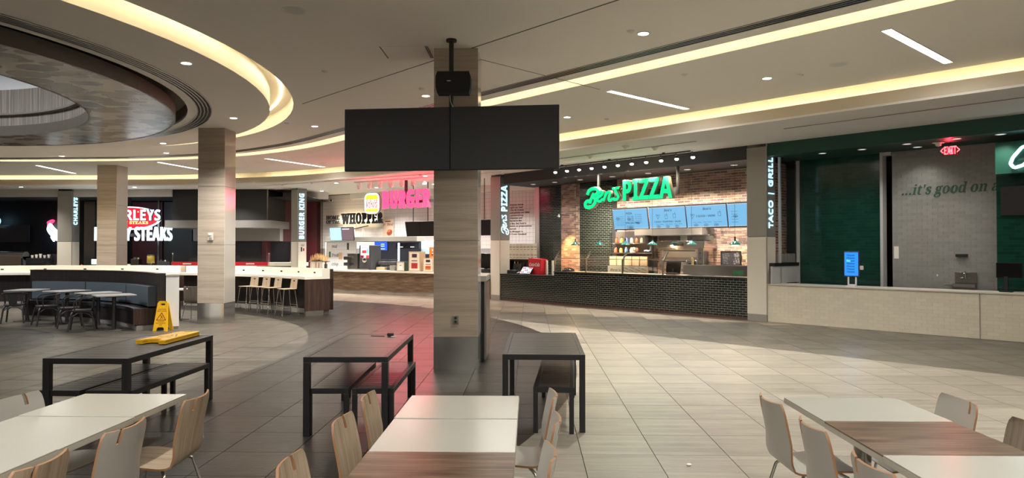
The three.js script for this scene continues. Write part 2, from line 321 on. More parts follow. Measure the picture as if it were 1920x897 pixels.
linear([-5.04, 19.3], [-3.35, 21.05], 'slim linear ceiling light hidden behind the hanging screens towards the burger counter');
linear([-8.48, 21.74], [-7.28, 24.06], 'slim linear ceiling light between the tall wood pillar and the hanging screens');
linear([-12.44, 22.6], [-12.05, 24.85], 'slim linear ceiling light just beside the tall wood pillar top');
linear([-17.16, 23.35], [-17.54, 25.88], 'slim linear ceiling light above the rooster shop, furthest to the side');
const dimLens = glow(NEUTRAL, .35, 0xcccccc);
[[-6.5, -1.2], [-2.2, -2.6], [2.2, -2.6], [6.6, -1.2], [-4.4, -6], [0, -6.4], [4.6, -6]].forEach(([x, d], i) => linear([x - .85, d - .85], [x + .85, d + .85], 'slim linear ceiling light behind the camera, ' + ['far side of the near row', 'inner one of the near row', 'inner one by the aisle', 'aisle end of the near row', 'far side of the rear row', 'middle of the rear row', 'aisle end of the rear row'][i], 2.1));
function downlight(x, d, label, y = CEIL, on = 1) {
  const t = thing('downlight', label, 'downlight', [x, y, -d], 0, 'recessed downlights');
  part('trim_ring', lathe([[.072, -.004], [.095, -.006], [.095, -.001], [.072, -.001]], 24), M.whitePaint, t);
  part('lens', cyl(.074, .074, .002, 0, -.004, 0, 24), on > .6 || y > 4.5 ? lensMat : dimLens, t);
  if (on) { const s = new THREE.SpotLight(NEUTRAL, POWER.down * on, 0, 1.05, .7, 2); s.position.set(x, y - .02, -d); s.target.position.set(x, 0, -d); s.castShadow = true; s.shadow.radius = 3.5; scene.add(s, s.target); }
}
[[1.55, 9.22, 'bright downlight near the camera between the pillar and the lit slot'], [4.07, 11.71, 'downlight between the two slim linear lights'], [-5.21, 10.21, 'downlight in the ring ceiling near the patterned disc'], [-1.96, 12.9, 'downlight beside the pillar top above the hanging screen'],
 [.85, 15.08, 'downlight just beside the hanging screen corner'], [-5.09, 16.06, 'downlight beneath the bend of the round lit slot'], [-6.38, 14.55, 'downlight in the ring ceiling beside the slot grille end'], [-9.81, 18.02, 'downlight in the ring ceiling beside the tall wood pillar'],
 [-11.03, 20.45, 'downlight between the two glowing arcs near the tall pillar'], [-14.7, 21.07, 'downlight between the two glowing arcs at the far side'], [-16.5, 17.6, 'downlight in the ring ceiling at the far side'],
 [5.9, 5.2, 'downlight beyond the picture edge above the chairs'], [-2.6, 4.6, 'downlight overhead above the white tables, beside the camera', .4], [2.2, 4.4, 'downlight overhead above the walnut table', .4], [-.4, .2, 'downlight directly over the camera', .4], [4.6, .4, 'downlight behind the camera above the aisle'], [-4.4, .6, 'downlight behind the camera by the rotunda'], [.6, -4.4, 'downlight well behind the camera']]
  .forEach(([x, d, l, k]) => downlight(x, d, l, Math.hypot(x - CX, d - CD) < 8.3 ? 4.572 : CEIL, k ?? 1));
[[-16.2, 27.6, 'soffit downlight before the red oval sign'], [-12.4, 27.5, 'soffit downlight before the black kitchen canopy'], [-20.8, 27.4, 'soffit downlight before the rooster emblem'], [-7.4, 26.0, 'soffit downlight before the black wall letters'], [-3.6, 23.6, 'soffit downlight hidden behind the middle pillar']].forEach(([x, d, l]) => downlight(x, d, l, 4.268, .7));
// small ceiling fittings
for (const [x, d, l] of [[-2.86, 8.22, 'round ceiling loudspeaker grille near the lit ring'], [4.89, 10.85, 'round ceiling loudspeaker grille beside the near linear light'], [-7.02, 23.0, 'round ceiling loudspeaker grille by the yellow trough light']]) {
  const t = thing('ceiling_speaker', l, 'speaker', [x, CEIL, -d]);
  part('bezel', lathe([[.13, -.004], [.15, -.008], [.15, .001]], 28), M.plaster, t); part('grille', cyl(.13, .13, .004, 0, -.004, 0, 28), M.plasterGrey, t);
}
for (const [x, d, l] of [[-3.34, 11.04, 'small sprinkler cap between ring slot and access hatch'], [1.36, 9.1, 'small sprinkler cap beside the bright downlight'], [2.6, 11.4, 'small sprinkler cap by the first linear light'], [1.75, 15.3, 'small sprinkler cap above the track lights'], [4.55, 11.5, 'small sprinkler cap between downlight and cove'], [-5.6, 15.6, 'small sprinkler cap under the ring bend'], [-1.95, 12.3, 'small sprinkler cap beside the pillar downlight']])
  single('sprinkler_cap', lathe([[0, -.03], [.03, -.026], [.05, -.008], [.055, 0]], 18), M.plasterGrey, l, 'sprinkler', [x, CEIL, -d]);
{
  const t = thing('access_hatch', 'square ceiling access hatch with dark side gaps beside the pillar', 'hatch', [-1.81, CEIL, -10.02]);
  part('panel', bx(-.31, .31, -.004, .01, -.30, .30), M.plaster, t);
  for (const x of [-.335, .325, .35]) part('gap_strip', bx(x - .008, x + .008, -.003, .01, -.30, .30), M.trimDark, t);
}
for (const [p, q, l] of [[[-1.6, 21.5], [3.92, 16.03], 'narrow dark slot in the soffit before the pizza shop'], [[5.35, 14.39], [9.4, 10.3], 'narrow dark slot in the soffit before the green shop']]) {
  const t = thing('soffit_slot', l, 'vent'); part('slot_frame', line(p, q, .09, 4.262, .007), M.plasterGrey, t); part('slot_gap', line(p, q, .05, 4.259, .004), M.trimDark, t);
}
for (const [x, d, l] of [[2.38, 16.78, 'round smoke detector on the soffit above the track spotlights'], [1.68, 18.6, 'small square sensor on the soffit slot towards the screens'], [3.15, 17.06, 'small square sensor on the soffit slot by the track end']]) {
  const t = thing('smoke_detector', l, 'detector', [x, 4.27, -d]); part('base', cyl(.09, .09, .02, 0, -.02, 0, 20), M.plasterGrey, t); part('sensor_head', lathe([[0, -.075], [.04, -.07], [.06, -.03], [.07, -.02]], 18), M.creamMatte, t);
}
// ───────── outer walls (mostly out of view) ─────────
struct('wall_rear', bx(-28, 17, 0, 5.2, 9.2, 9.5), M.wallWarm);
struct('wall_side', bx(16, 16.3, 0, 5.2, -37, 9.5), M.wallWarm);
struct('wall_west', bx(-28.3, -28, 0, 5.2, -37, 9.5), M.wallWarm);
struct('wall_far', bx(-28, 17, 0, 4.4, -36.8, -36.5), M.navy);

// ───────── pillars ─────────
function pillar(name, label, x0, x1, z1, depth, top) {
  const t = thing(name, label, 'pillar', [(x0 + x1) / 2, 0, z1 - depth / 2]), w = x1 - x0, hw = w / 2, hd = depth / 2, e = .018;
  part('core', bx(-hw + e, hw - e, 0, top, -hd + e, hd - e), M.blackMatte, t);
  const base = .47, n = 3, h = (top - base) / n;
  part('base_sleeve', [bx(-hw, hw, 0, base, hd - e, hd), bx(-hw, hw, 0, base, -hd, -hd + e), bx(hw - e, hw, 0, base, -hd + e, hd - e), bx(-hw, -hw + e, 0, base, -hd + e, hd - e)], M.baseSteel, t, 'brushed metal kick base');
  for (let k = 0; k < n; k++) {
    const y0 = base + k * h + .004, y1 = base + (k + 1) * h - (k === n - 1 ? 0 : .002);
    for (const s of [1, -1]) part('wood_panel', uvMetres(bx(-hw, hw, y0, y1, s > 0 ? hd - e : -hd, s > 0 ? hd : -hd + e)), M.clad, t, 'taupe wood grain panel');
    for (const s of [1, -1]) part('cream_panel', bx(s > 0 ? hw - e : -hw, s > 0 ? hw : -hw + e, y0, y1, -hd + e + .004, hd - e - .004), M.cream, t, 'glossy cream panel');
  }
  return t;
}
pillar('wood_pillar', 'wide wood-clad pillar with metal base behind the hanging black screens', -1.375, -.735, -9.83, .62, 4.66);
pillar('wood_pillar', 'wood-clad pillar with glossy cream side beside the bar stools', -7.74, -7.11, -15.75, .60, 4.575);
pillar('wood_pillar', 'distant wood-clad pillar in front of the red oval steak sign', -15.06, -14.37, -23.4, .66, 4.66);
{ // fittings on the pillars
  const o = thing('wall_socket', 'steel wall socket low on the middle pillar', 'socket', [-1.055, .72, -9.83]);
  part('cover_plate', box(.085, .125, .008, 0, 0, .004, .003), M.steel, o); for (const y of [-.028, .028]) part('outlet', cyl(.02, .02, .006, 0, 0, 0, 16).rotateX(Math.PI / 2).translate(0, y, .006), M.black, o);
  const a = thing('alarm_plate', 'pale fire alarm strobe plate on the tall pillar', 'alarm', [-7.43, 2.03, -15.75]);
  part('plate_body', box(.125, .18, .03, 0, 0, .015, .008), M.creamMatte, a); part('strobe', box(.06, .05, .03, 0, .045, .035, .008), M.whitePaint, a); part('horn_grille', box(.07, .055, .006, 0, -.045, .032, .003), M.greyStone, a);
}
{ // waste cabinet behind the middle pillar
  const t = thing('waste_cabinet', 'tall brown waste cabinet tucked behind the middle pillar', 'cabinet', [-.97, 0, -11.0]);
  part('body', bx(-.30, .30, .05, 1.24, -.5, .5), M.blackMatte, t); part('top_cap', bx(-.315, .315, 1.24, 1.33, -.515, .515, .006), M.greyPanel, t);
  part('side_panel', uvMetres(bx(.30, .315, .06, 1.22, -.46, .46)), std(C(.16, .115, .085), .4, { map: oakTex }), t); part('side_panel', uvMetres(bx(-.315, -.30, .06, 1.22, -.46, .46)), M.taupe, t);
  part('plinth', bx(-.28, .28, 0, .05, -.48, .48), M.black, t); part('front_trim', bx(.285, .318, .05, 1.24, .48, .51), M.steelDark, t);
}
// ───────── hanging screens ─────────
{
  const turn = -5.0 * RAD, at = [-1.075, 0, -9.42];
  const p = thing('ceiling_pole', 'black steel drop pole carrying the hanging screens', 'pole', at);
  part('flange', cyl(.075, .075, .03, 0, 4.63, 0, 24), M.black, p); part('tube', cyl(.034, .034, 1.62, 0, 3.02, 0, 16), M.black, p); part('crossbar', box(2.2, .08, .05, 0, 3.26, -.02, .01).rotateY(turn), M.black, p);
  for (const s of [-1, 1]) {
    const t = thing('hanging_screen', s < 0 ? 'switched-off black screen, half of the hanging pair nearer the burger sign' : 'switched-off black screen, half of the hanging pair nearer the pizza shop', 'screen', [at[0] + Math.cos(turn) * s * .7475, 3.26, at[2] - Math.sin(turn) * s * .7475 + .10], turn, 'hanging screens');
    part('bezel', box(1.493, .865, .07, 0, 0, -.005, .003), M.blackMatte, t); part('display_panel', box(1.480, .852, .006, 0, 0, .032, .001), M.screenOff, t); part('mount', box(.4, .3, .06, 0, 0, -.06, .01), M.black, t);
  }
  const k = thing('hanging_speaker', 'black horn loudspeaker fixed to the pole above the screens', 'speaker', [-1.02, 4.01, -9.32]);
  part('cabinet', upright([[-.215, -.14], [.205, -.14], [.225, -.06], [.225, .08], [.205, .14], [-.215, .14], [-.235, .08], [-.235, -.06]], .2, -.06, [], .008), M.blackMatte, k); part('grille', upright([[-.20, -.125], [.19, -.125], [.21, -.05], [.21, .07], [.19, .125], [-.20, .125], [-.22, .07], [-.22, -.05]], .004, .150), std(C(.018, .018, .018), .9), k);
  part('badge', box(.05, .012, .003, -.06, .012, .157), M.steelBright, k); part('wire', tube([[-.06, -.15, .02], [-.05, -.25, .03], [.0, -.36, .02]], .004, 12, 5), M.paper, k);
}

// ───────── lettering and tile helpers ─────────
const loader = new FontLoader();
const sansBold = await loader.loadAsync('fonts/droid/droid_sans_bold.typeface.json'), serifBold = await loader.loadAsync('fonts/droid/droid_serif_bold.typeface.json'), sans = await loader.loadAsync('fonts/droid/droid_sans_regular.typeface.json');
function letters(parent, str, font, cap, mat, o = {}) {   // one mesh per letter; cap = letter height
  const size = cap / .74, k = size / font.data.resolution, geos = []; let x = 0;
  for (const ch of str) {
    const gl = font.data.glyphs[ch] || font.data.glyphs['?'];
    if (ch !== ' ') {
      const g = new TextGeometry(ch, { font, size, depth: o.depth ?? .03, curveSegments: o.seg ?? 5, bevelEnabled: !!o.bevel, bevelSize: o.bevel || 0, bevelThickness: Math.min(o.bevel || 0, .02), bevelSegments: 2 });
      geos.push(g.translate(x, 0, 0));
    }
    x += gl.ha * k * (o.track ?? 1) + (o.bevel || 0) * 1.2;
  }
  const sx = o.width ? o.width / x : 1, W = x * sx;
  for (const g of geos) {
    g.scale(sx, 1, 1).translate(o.centre === false ? 0 : -W / 2, 0, 0);
    if (o.slant) g.applyMatrix4(new THREE.Matrix4().makeShear(0, 0, o.slant, 0, 0, 0));
    if (o.turnUp) g.rotateZ(Math.PI / 2);
    if (o.turnY) g.rotateY(o.turnY);
    g.translate(...(o.at || [0, 0, 0]));
    mesh(o.name || 'letter', g, mat, parent);
  }
  return W;
}
const eye = V3(0, 1.754, 0);
function tiles(parent, name, o) {                        // running bond of separate pieces on a local plane facing +z
  const { x0, x1, y0, y1, z = 0, tw, th, gap = .006, t = .01, mats, limit = 300, skip, stack = false, at, ends = true } = o, list = [], cache = {};
  parent.updateMatrixWorld(true);
  let row = 0;
  for (let y = y0; y < y1 - .012; y += th, row++) {
    const h = Math.min(th - gap, y1 - y);
    for (let x = x0 - (stack || row % 2 === 0 ? 0 : tw / 2); x < x1 - .012; x += tw) {
      const a = Math.max(x, x0), b = Math.min(x + tw - gap, x1); if (b - a < .02) continue;
      const cx = (a + b) / 2, cy = y + h / 2; if (skip && skip(cx, cy)) continue;
      const p = at ? at(cx, cy) : { pos: V3(cx, cy, z + t / 2), rot: 0 };
      list.push({ w: b - a, h, p, d: parent.localToWorld(p.pos.clone()).distanceTo(eye) + (o.shy ? o.shy(cx, cy) : 0), m: Math.floor(rnd() * mats.length), lift: (rnd() - .5) * (o.uneven ?? .0015) });
    }
  }
  list.sort((p, q) => p.d - q.d);
  const rest = [];
  list.forEach((q, n) => {
    const key = q.w.toFixed(3) + q.h.toFixed(3), g = cache[key] ||= uvMetres(new THREE.BoxGeometry(q.w, q.h, t));
    if (n < limit) { const m = mesh(name, g, mats[q.m], parent); m.position.copy(q.p.pos); m.position.z += q.lift; m.rotation.y = q.p.rot; }
    else { const h = g.clone().rotateY(q.p.rot).translate(q.p.pos.x, q.p.pos.y, q.p.pos.z + q.lift), c = new Float32Array(h.attributes.position.count * 3), col = mats[q.m].color; for (let i = 0; i < c.length; i += 3) c.set([col.r, col.g, col.b], i); h.setAttribute('color', new THREE.BufferAttribute(c, 3)); rest.push(h); }
  });
  if (rest.length) { const m = setup(new THREE.Mesh(mergeGeometries(rest), std(0xffffff, mats[0].roughness, { vertexColors: true, bumpMap: mats[0].bumpMap, bumpScale: mats[0].bumpScale }))); m.name = 'further_' + name + 's'; m.userData.kind = 'stuff'; parent.add(m); }
}
const shades = (cols, rough, extra) => cols.map(c => std(C(...c), rough, extra));
const greenTile = shades([[.008, .013, .010], [.011, .017, .013], [.006, .010, .008], [.014, .019, .014]], .14);
const redBrick = shades([[.34, .185, .14], [.41, .235, .175], [.25, .14, .115], [.47, .33, .22], [.20, .12, .10]], .85, { bumpMap: brickBump, bumpScale: .003 });
const ivoryTile = shades([[.68, .62, .50], [.70, .64, .515], [.665, .605, .49]], .25), greyTile = shades([[.255, .252, .24], [.27, .267, .253], [.243, .24, .23]], .22), forestTile = shades([[.008, .050, .036], [.010, .058, .042], [.007, .043, .032]], .12);
const paleText = glow(C(.42, .80, 1), .7, 0xdddddd), whiteNeon = glow(C(.52, .84, 1), .75, 0xffffff);
const glowRect = (F, u, y, z, w, h, color, k, rx = 0, ry = 0) => { const l = new THREE.RectAreaLight(color, k, w, h); l.rotation.order = 'YXZ'; l.rotation.set(rx, F.turn + Math.PI + ry, 0); l.position.set(...F.at(u, y, z)); scene.add(l); return l; };

// ───────── blade-sign columns between the shops ─────────
function signColumn(F, u0, u1, depth, label, extra = 0) {
  const t = thing('sign_column', label, 'column', F.at((u0 + u1) / 2, 0, .02), F.turn + extra), hw = (u1 - u0) / 2, e = .02;
  part('core', bx(-hw + e, hw - e, 0, 4.27, -depth + e, -e), M.blackMatte, t);
  part('stone_base', bx(-hw, hw, 0, .16, -depth, 0, .004), M.greyStone, t);
  for (const [y0, y1, m, n] of [[.165, 2.03, M.creamMatte, 'lower_panel'], [2.04, 4.20, M.greyPanel, 'upper_panel']]) {
    part(n, [bx(-hw, hw - .004, y0, y1, -e, 0), bx(-hw, -hw + e, y0, y1, -depth, -e), bx(-hw, hw, y0, y1, -depth, -depth + e)], m, t);
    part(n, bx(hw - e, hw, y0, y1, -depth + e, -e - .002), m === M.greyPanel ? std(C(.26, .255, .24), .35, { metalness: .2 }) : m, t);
  }
  part('corner_trim', bx(hw - .012, hw + .004, .16, 4.2, -.012, .004), M.edgeMetal, t);
  part('cap', bx(-hw + .01, hw + .02, 4.205, 4.27, -depth, -.02), M.steelDark, t);
  return { t, hw, depth };
}
function bladeText(col, str, font, cap, y, len, mat) {   // lettering reading upwards on the face that looks along the shop front
  return letters(col.t, str, font, cap, mat, { depth: .018, bevel: .004, turnUp: true, turnY: Math.PI / 2, width: len, at: [col.hw, y, -col.depth / 2 - cap / 2 + .0], seg: 3 });
}
const script = (parent, strokes, map, r, mat, name, z = 0, flat = .4) => strokes.map(s => part(name, tube(s.map(p => [...map(p), 0]), r, s.length * 7, 8).scale(1, 1, flat).translate(0, 0, z), mat, parent));
const scriptWord = { B: [[[75, 310], [110, 230], [180, 190], [255, 195], [290, 250], [250, 310], [185, 345]], [[205, 285], [170, 360], [140, 430], [125, 490]], [[185, 345], [232, 400], [225, 480], [170, 550], [95, 575], [40, 550], [35, 490], [70, 445], [112, 440]]], e: [[[262, 385], [320, 350], [368, 300], [368, 262], [335, 252], [290, 305], [268, 380], [282, 440], [325, 452], [375, 400]]], n: [[[388, 442], [420, 340], [448, 255]], [[415, 350], [460, 275], [500, 258], [508, 300], [485, 390], [492, 432], [525, 432], [555, 395]]], apostrophe: [[[562, 180], [574, 222]]], s: [[[668, 190], [622, 192], [602, 235], [640, 310], [662, 368], [638, 412], [592, 418], [568, 385]]] };
const taco = signColumn(FT, -.5, 0, .46, 'grey and cream column with the upright glowing taco grill lettering');
bladeText(taco, 'TACO | GRILL', sans, .15, 3.1, 1.72, paleText);
const bens = signColumn(FT, -9.9, -9.43, .46, 'grey and cream column with upright glowing pizza lettering');
bladeText(bens, 'PIZZA', sansBold, .20, 3.45, .92, paleText);
for (const k in scriptWord) { for (const s of scriptWord[k]) part('letter', tube(s.map(p => [(p[0] - 350) * .00105, (440 - p[1] - .055 * (p[0] - 500)) * .00085, 0]), .017, s.length * 6, 6).rotateZ(Math.PI / 2).rotateY(Math.PI / 2).translate(bens.hw + .012, 2.56, -.30), paleText, bens.t); }
const burger = signColumn(FB, -2.27, -1.87, .46, 'grey and cream column with upright glowing burger lettering beside the cone display');
bladeText(burger, 'BURGER KING', sansBold, .19, 3.1, 1.95, paleText);
part('notice', bx(burger.hw, burger.hw + .003, 1.55, 1.95, -.40, -.12), std(0xffffff, .6, { map: picture(96, 128, (g) => { g.fillStyle = '#d9d4cb'; g.fillRect(0, 0, 96, 128); g.fillStyle = '#1c1c22'; g.fillRect(14, 46, 26, 60); g.fillStyle = '#a33030'; g.fillRect(52, 60, 28, 40); g.fillStyle = '#444'; for (let i = 0; i < 3; i++) g.fillRect(16, 10 + i * 10, 64, 4); }) }), burger.t, 'small printed notice');
const charleys = signColumn(frame(-19.72, -28.5, 8), -.29, .29, .62, 'grey and cream column with upright glowing lettering beside the rooster sign');
bladeText(charleys, 'CHARLEYS', sansBold, .22, 3.35, 1.2, paleText);

// ───────── pizza shop ─────────
{
  const F = FT, T0 = F.turn;
  // fascia, ceiling and walls of the unit
  struct('wall_pizza_fascia', bx(-8.75, 0, 3.93, 4.27, -.2, 0), M.charcoal, F.at(-.5, 0, .0), T0);
  struct('ceiling', bx(-9.3, 0, 3.94, 3.98, -3.3, -.2), M.charcoal, F.at(-.3, 0, 0), T0);
  const backU = -9.22, brick = structGroup('wall_pizza_back', F.at(0, 0, -1.72), T0);
  mesh('wall_core', bx(-5.80, -.35, 0, 3.94, -.2, 0), M.grout, brick);
  tiles(brick, 'brick', { x0: -5.80, x1: -.36, y0: .9, y1: 3.94, tw: .213, th: .0705, gap: .014, t: .007, mats: redBrick, uneven: .003, shy: (x, y) => (y > 2.3 && y < 3.0 && x > -5.5 ? 30 : 0) + (y < 2.1 && x < -2.3 ? 30 : 0) + (y < 1.3 ? 30 : 0) });
  const green = structGroup('wall_pizza_side', F.at(0, 0, -1.72), T0);
  mesh('wall_core', bx(-9.22, -5.98, 0, 3.94, -.2, 0), M.groutPale, green);
  tiles(green, 'tile', { x0: -9.22, x1: -8.2, y0: .85, y1: 3.94, tw: .162, th: .0585, gap: .0075, t: .004, mats: greenTile });
  tiles(green, 'brick', { x0: -8.19, x1: -7.37, y0: .85, y1: 3.94, tw: .19, th: .0645, gap: .012, t: .007, mats: redBrick, uneven: .003 });
  tiles(green, 'tile', { x0: -7.36, x1: -5.98, y0: .85, y1: 3.94, tw: .162, th: .0585, gap: .0075, t: .004, mats: greenTile });
  mesh('dark_return', bx(-5.98, -5.80, 0, 3.94, -.2, .02), M.blackMatte, green);
  struct('trim_8', bx(-9.44, -9.23, 0, 3.94, -.24, .03), std(C(.50, .48, .45), .42, { metalness: .8 }), F.at(0, 0, -1.72), T0);
  const endWall = structGroup('wall_pizza_end', F.at(-.31, 0, -.5), T0 + Math.PI / 2); mesh('wall_core', bx(0, 1.22, 0, 3.94, -.05, 0), M.grout, endWall);
  tiles(endWall, 'brick', { x0: 0, x1: 1.22, y0: 1.3, y1: 3.94, tw: .213, th: .0705, gap: .014, t: .007, mats: redBrick, uneven: .003 });
  struct('trim_9', bx(1.24, 1.95, 0, 3.94, -.05, 0), std(C(.62, .60, .56), .2, { metalness: 1 }), F.at(-.31, 0, -.5), T0 + Math.PI / 2);
  // tiled counter: low end for the till, high run with the sneeze guard
  for (const [u0, u1, top, label] of [[-9.43, -6.955, .85, 'low end of the pizza counter in dark green tiles, by the pizza column'], [-6.95, -.50, 1.0, 'long high pizza counter faced with small dark green tiles']]) {
    const c = thing('tiled_counter', label, 'counter', F.at((u0 + u1) / 2, 0, 0), T0), h = (u1 - u0) / 2, m = (u0 + u1) / 2;
    part('counter_body', bx(-h, h, .06, top, -.72, -.012), M.groutPale, c); part('kick_plate', bx(-h, h, 0, .06, -.7, -.004), std(C(.10, .05, .04), .6), c);
    tiles(c, 'tile', { x0: -h, x1: h, y0: .062, y1: top, z: -.012, tw: .162, th: .0587, gap: .0085, t: .004, mats: greenTile });
    if (top < .9) part('low_top', bx(-h, h, .85, .895, -.75, .025, .004), M.black, c);
    else { part('high_top', bx(-h, h, 1.0, 1.035, -.16, .025, .004), M.black, c); part('serving_ledge', bx(-h, -2.5 - m, 1.0, 1.028, -.75, -.16, .003), M.peach, c); part('service_top', bx(-2.5 - m, h, 1.0, 1.03, -.75, -.16), M.steel, c); }
  }
  // glass sneeze guard
  const g = thing('sneeze_guard', 'glass sneeze guard with angled steel posts along the pizza counter', 'sneeze guard', F.at(0, 1.035, -.1), T0);
  const posts = [-7.0, -5.73, -4.36, -3.0];
  for (const u of posts) part('post', [box(.05, .40, .035, u, .2, 0, .004), box(.05, .035, .34, 0, 0, 0, .004).rotateX(.82).translate(u, .50, -.11)], M.steel, g);
  for (let i = 0; i < 3; i++) { part('glass_panel', bx(posts[i] + .03, posts[i + 1] - .03, .03, .40, .018, .024), M.glass, g); part('rail', bx(posts[i], posts[i + 1], .395, .41, .012, .03), M.steelBright, g); }
  part('glass_panel', box(4.0, .006, .36, 0, 0, 0).rotateX(.82).translate(-5.0, .53, -.12), M.glass, g);
  // hanging sign
  const s = thing('pizza_sign', 'glowing green script and block-letter pizza shop sign hung from posts', 'sign', F.at(0, 0, .12), T0);
  const neon = glow(C(.0, .52, .17), 1, 0x0a6a40), rim = std(C(.30, .24, .16), .6);
  const map = p => [-5.60 + p[0] * .00195, 3.12 + (440 - p[1] - .055 * (p[0] - 500)) * .00145];
  for (const k in scriptWord) script(s, scriptWord[k], map, k === 'B' ? .064 : .050, rim, 'letter_return', -.05, 1.2), script(s, scriptWord[k], map, k === 'B' ? .053 : .040, neon, k === 'apostrophe' ? 'apostrophe' : 'letter', .045, .5);
  letters(s, 'PIZZA', sansBold, .42, rim, { depth: .12, bevel: .016, width: 1.66, at: [-3.36, 3.10, -.10], name: 'letter_return' });
  letters(s, 'PIZZA', sansBold, .42, neon, { depth: .012, bevel: .008, width: 1.66, at: [-3.36, 3.10, .045] });
  part('raceway', bx(-5.3, -2.5, 3.2, 3.38, -.16, -.11), M.charcoal, s); for (const u of [-5.15, -2.46]) part('hanger_post', bx(u - .03, u + .03, 3.2, 3.95, -.15, -.09), M.blackMatte, s);
  glowRect(F, -4.0, 3.3, .32, 2.9, .4, C(.05, 1, .45), .55);
  // track lights
  const tr = thing('light_track', 'black ceiling track carrying the row of spotlights at the pizza shop', 'light track', F.at(0, 0, .45), T0);
  part('rail', bx(-6.95, -1.8, 4.215, 4.245, -.018, .018), M.black, tr); for (const u of [-6.2, -4.4, -2.6]) part('hanger', bx(u - .04, u + .04, 4.245, 4.27, -.02, .02), M.black, tr);
  for (let i = 0; i < 11; i++) {
    const u = -6.5 + i * .475, h = thing('track_spotlight', ['first', 'second', 'third', 'fourth', 'fifth', 'sixth', 'seventh', 'eighth', 'ninth', 'tenth', 'eleventh'][i] + ' lit spotlight on the pizza shop track counted from the hanging screen', 'spotlight', F.at(u, 4.215, .45), T0, 'pizza shop track spotlights');
    part('stem', cyl(.012, .012, .06, 0, -.06, 0, 10), M.black, h); part('lamp_head', lathe([[.02, .0], [.035, -.02], [.052, -.09], [.05, -.095], [.0, -.06]], 18).rotateX(.5).translate(0, -.06, 0), M.black, h);
    part('bulb', new THREE.SphereGeometry(.052, 16, 10).scale(1, .75, 1).translate(0, -.145, -.035), glow(C(1, .95, .85), 6, 0xffffff), h);
    const l = new THREE.SpotLight(C(1, .86, .64), POWER.track * 3.4, 0, .5, .9, 2); l.position.set(...F.at(u, 4.06, .40)); l.target.position.set(...F.at(u + .1, 2.0, -1.7)); l.castShadow = true; l.shadow.radius = 2; scene.add(l, l.target);
  }
  [-8.7, -7.7, -6.6, -5.3, -4.0, -2.7, -1.3].forEach((u, i) => { const p = F.at(u, 0, -.85); downlight(p[0], -p[2], 'recessed downlight in the dark pizza shop ceiling, ' + ['first', 'second', 'third', 'fourth', 'fifth', 'sixth', 'seventh'][i] + ' from the pizza column', 3.938, i < 3 ? .12 : .5); });
  // pendant lamps
  const pend = thing('pendant_lamp', '', 'pendant lamp', F.at(-6.5, 1.86, -.5), T0, 'green enamel pendant lamps');
  part('shade', lathe([[.022, .13], [.03, .10], [.045, .085], [.06, .07], [.135, .015], [.145, -.01], [.14, -.012], [.05, .06], [.02, .075]], 28), M.enamel, pend); part('socket', cyl(.02, .024, .07, 0, .12, 0, 14), M.black, pend); part('cord', cyl(.004, .004, 2.2, 0, .18, 0, 6), M.black, pend);
  part('bulb', new THREE.SphereGeometry(.03, 14, 10).translate(0, .02, 0), glow(C(1, .8, .5), 5, 0xffffff), pend);
  const pendNames = ['nearest the burger shop, in front of the brick strip', 'in front of the dark green tiled wall', 'over the jar shelf at the left menu board', 'at the end of the jar shelf', 'in front of the pizza oven', 'in front of the plain brick wall by the framed picture'];
  [-6.50, -5.54, -4.57, -3.62, -2.36, -1.10].forEach((u, i) => {
    const p = i ? dup(pend, F.at(u, 1.86, -.5), T0) : pend; p.userData.label = 'green enamel pendant lamp ' + pendNames[i];
    const l = new THREE.PointLight(C(1, .66, .30), i ? .5 : .9, 0, 2); l.position.set(...F.at(u, 1.85, -.5)); l.castShadow = true; scene.add(l);
  });
  { const l = new THREE.SpotLight(C(1, .58, .2), 26, 0, .5, .9, 2); l.position.set(...F.at(-7.78, 2.75, -1.15)); l.target.position.set(...F.at(-7.78, 1.2, -1.7)); l.castShadow = true; scene.add(l, l.target);
    const w = thing('wall_lamp', 'small black wall lamp washing the brick strip with orange light', 'wall lamp', F.at(-7.78, 2.82, -1.3), T0); part('arm', bar([0, .05, -.36], [0, .06, .1], .012), M.black, w); part('shade', lathe([[.02, .08], [.04, .06], [.09, -.01], [.085, -.01], [.03, .05]], 18).translate(0, 0, .14), M.black, w); part('bulb', new THREE.SphereGeometry(.03, 12, 8).translate(0, .01, .14), glow(C(1, .6, .25), 3, 0xffffff), w); }
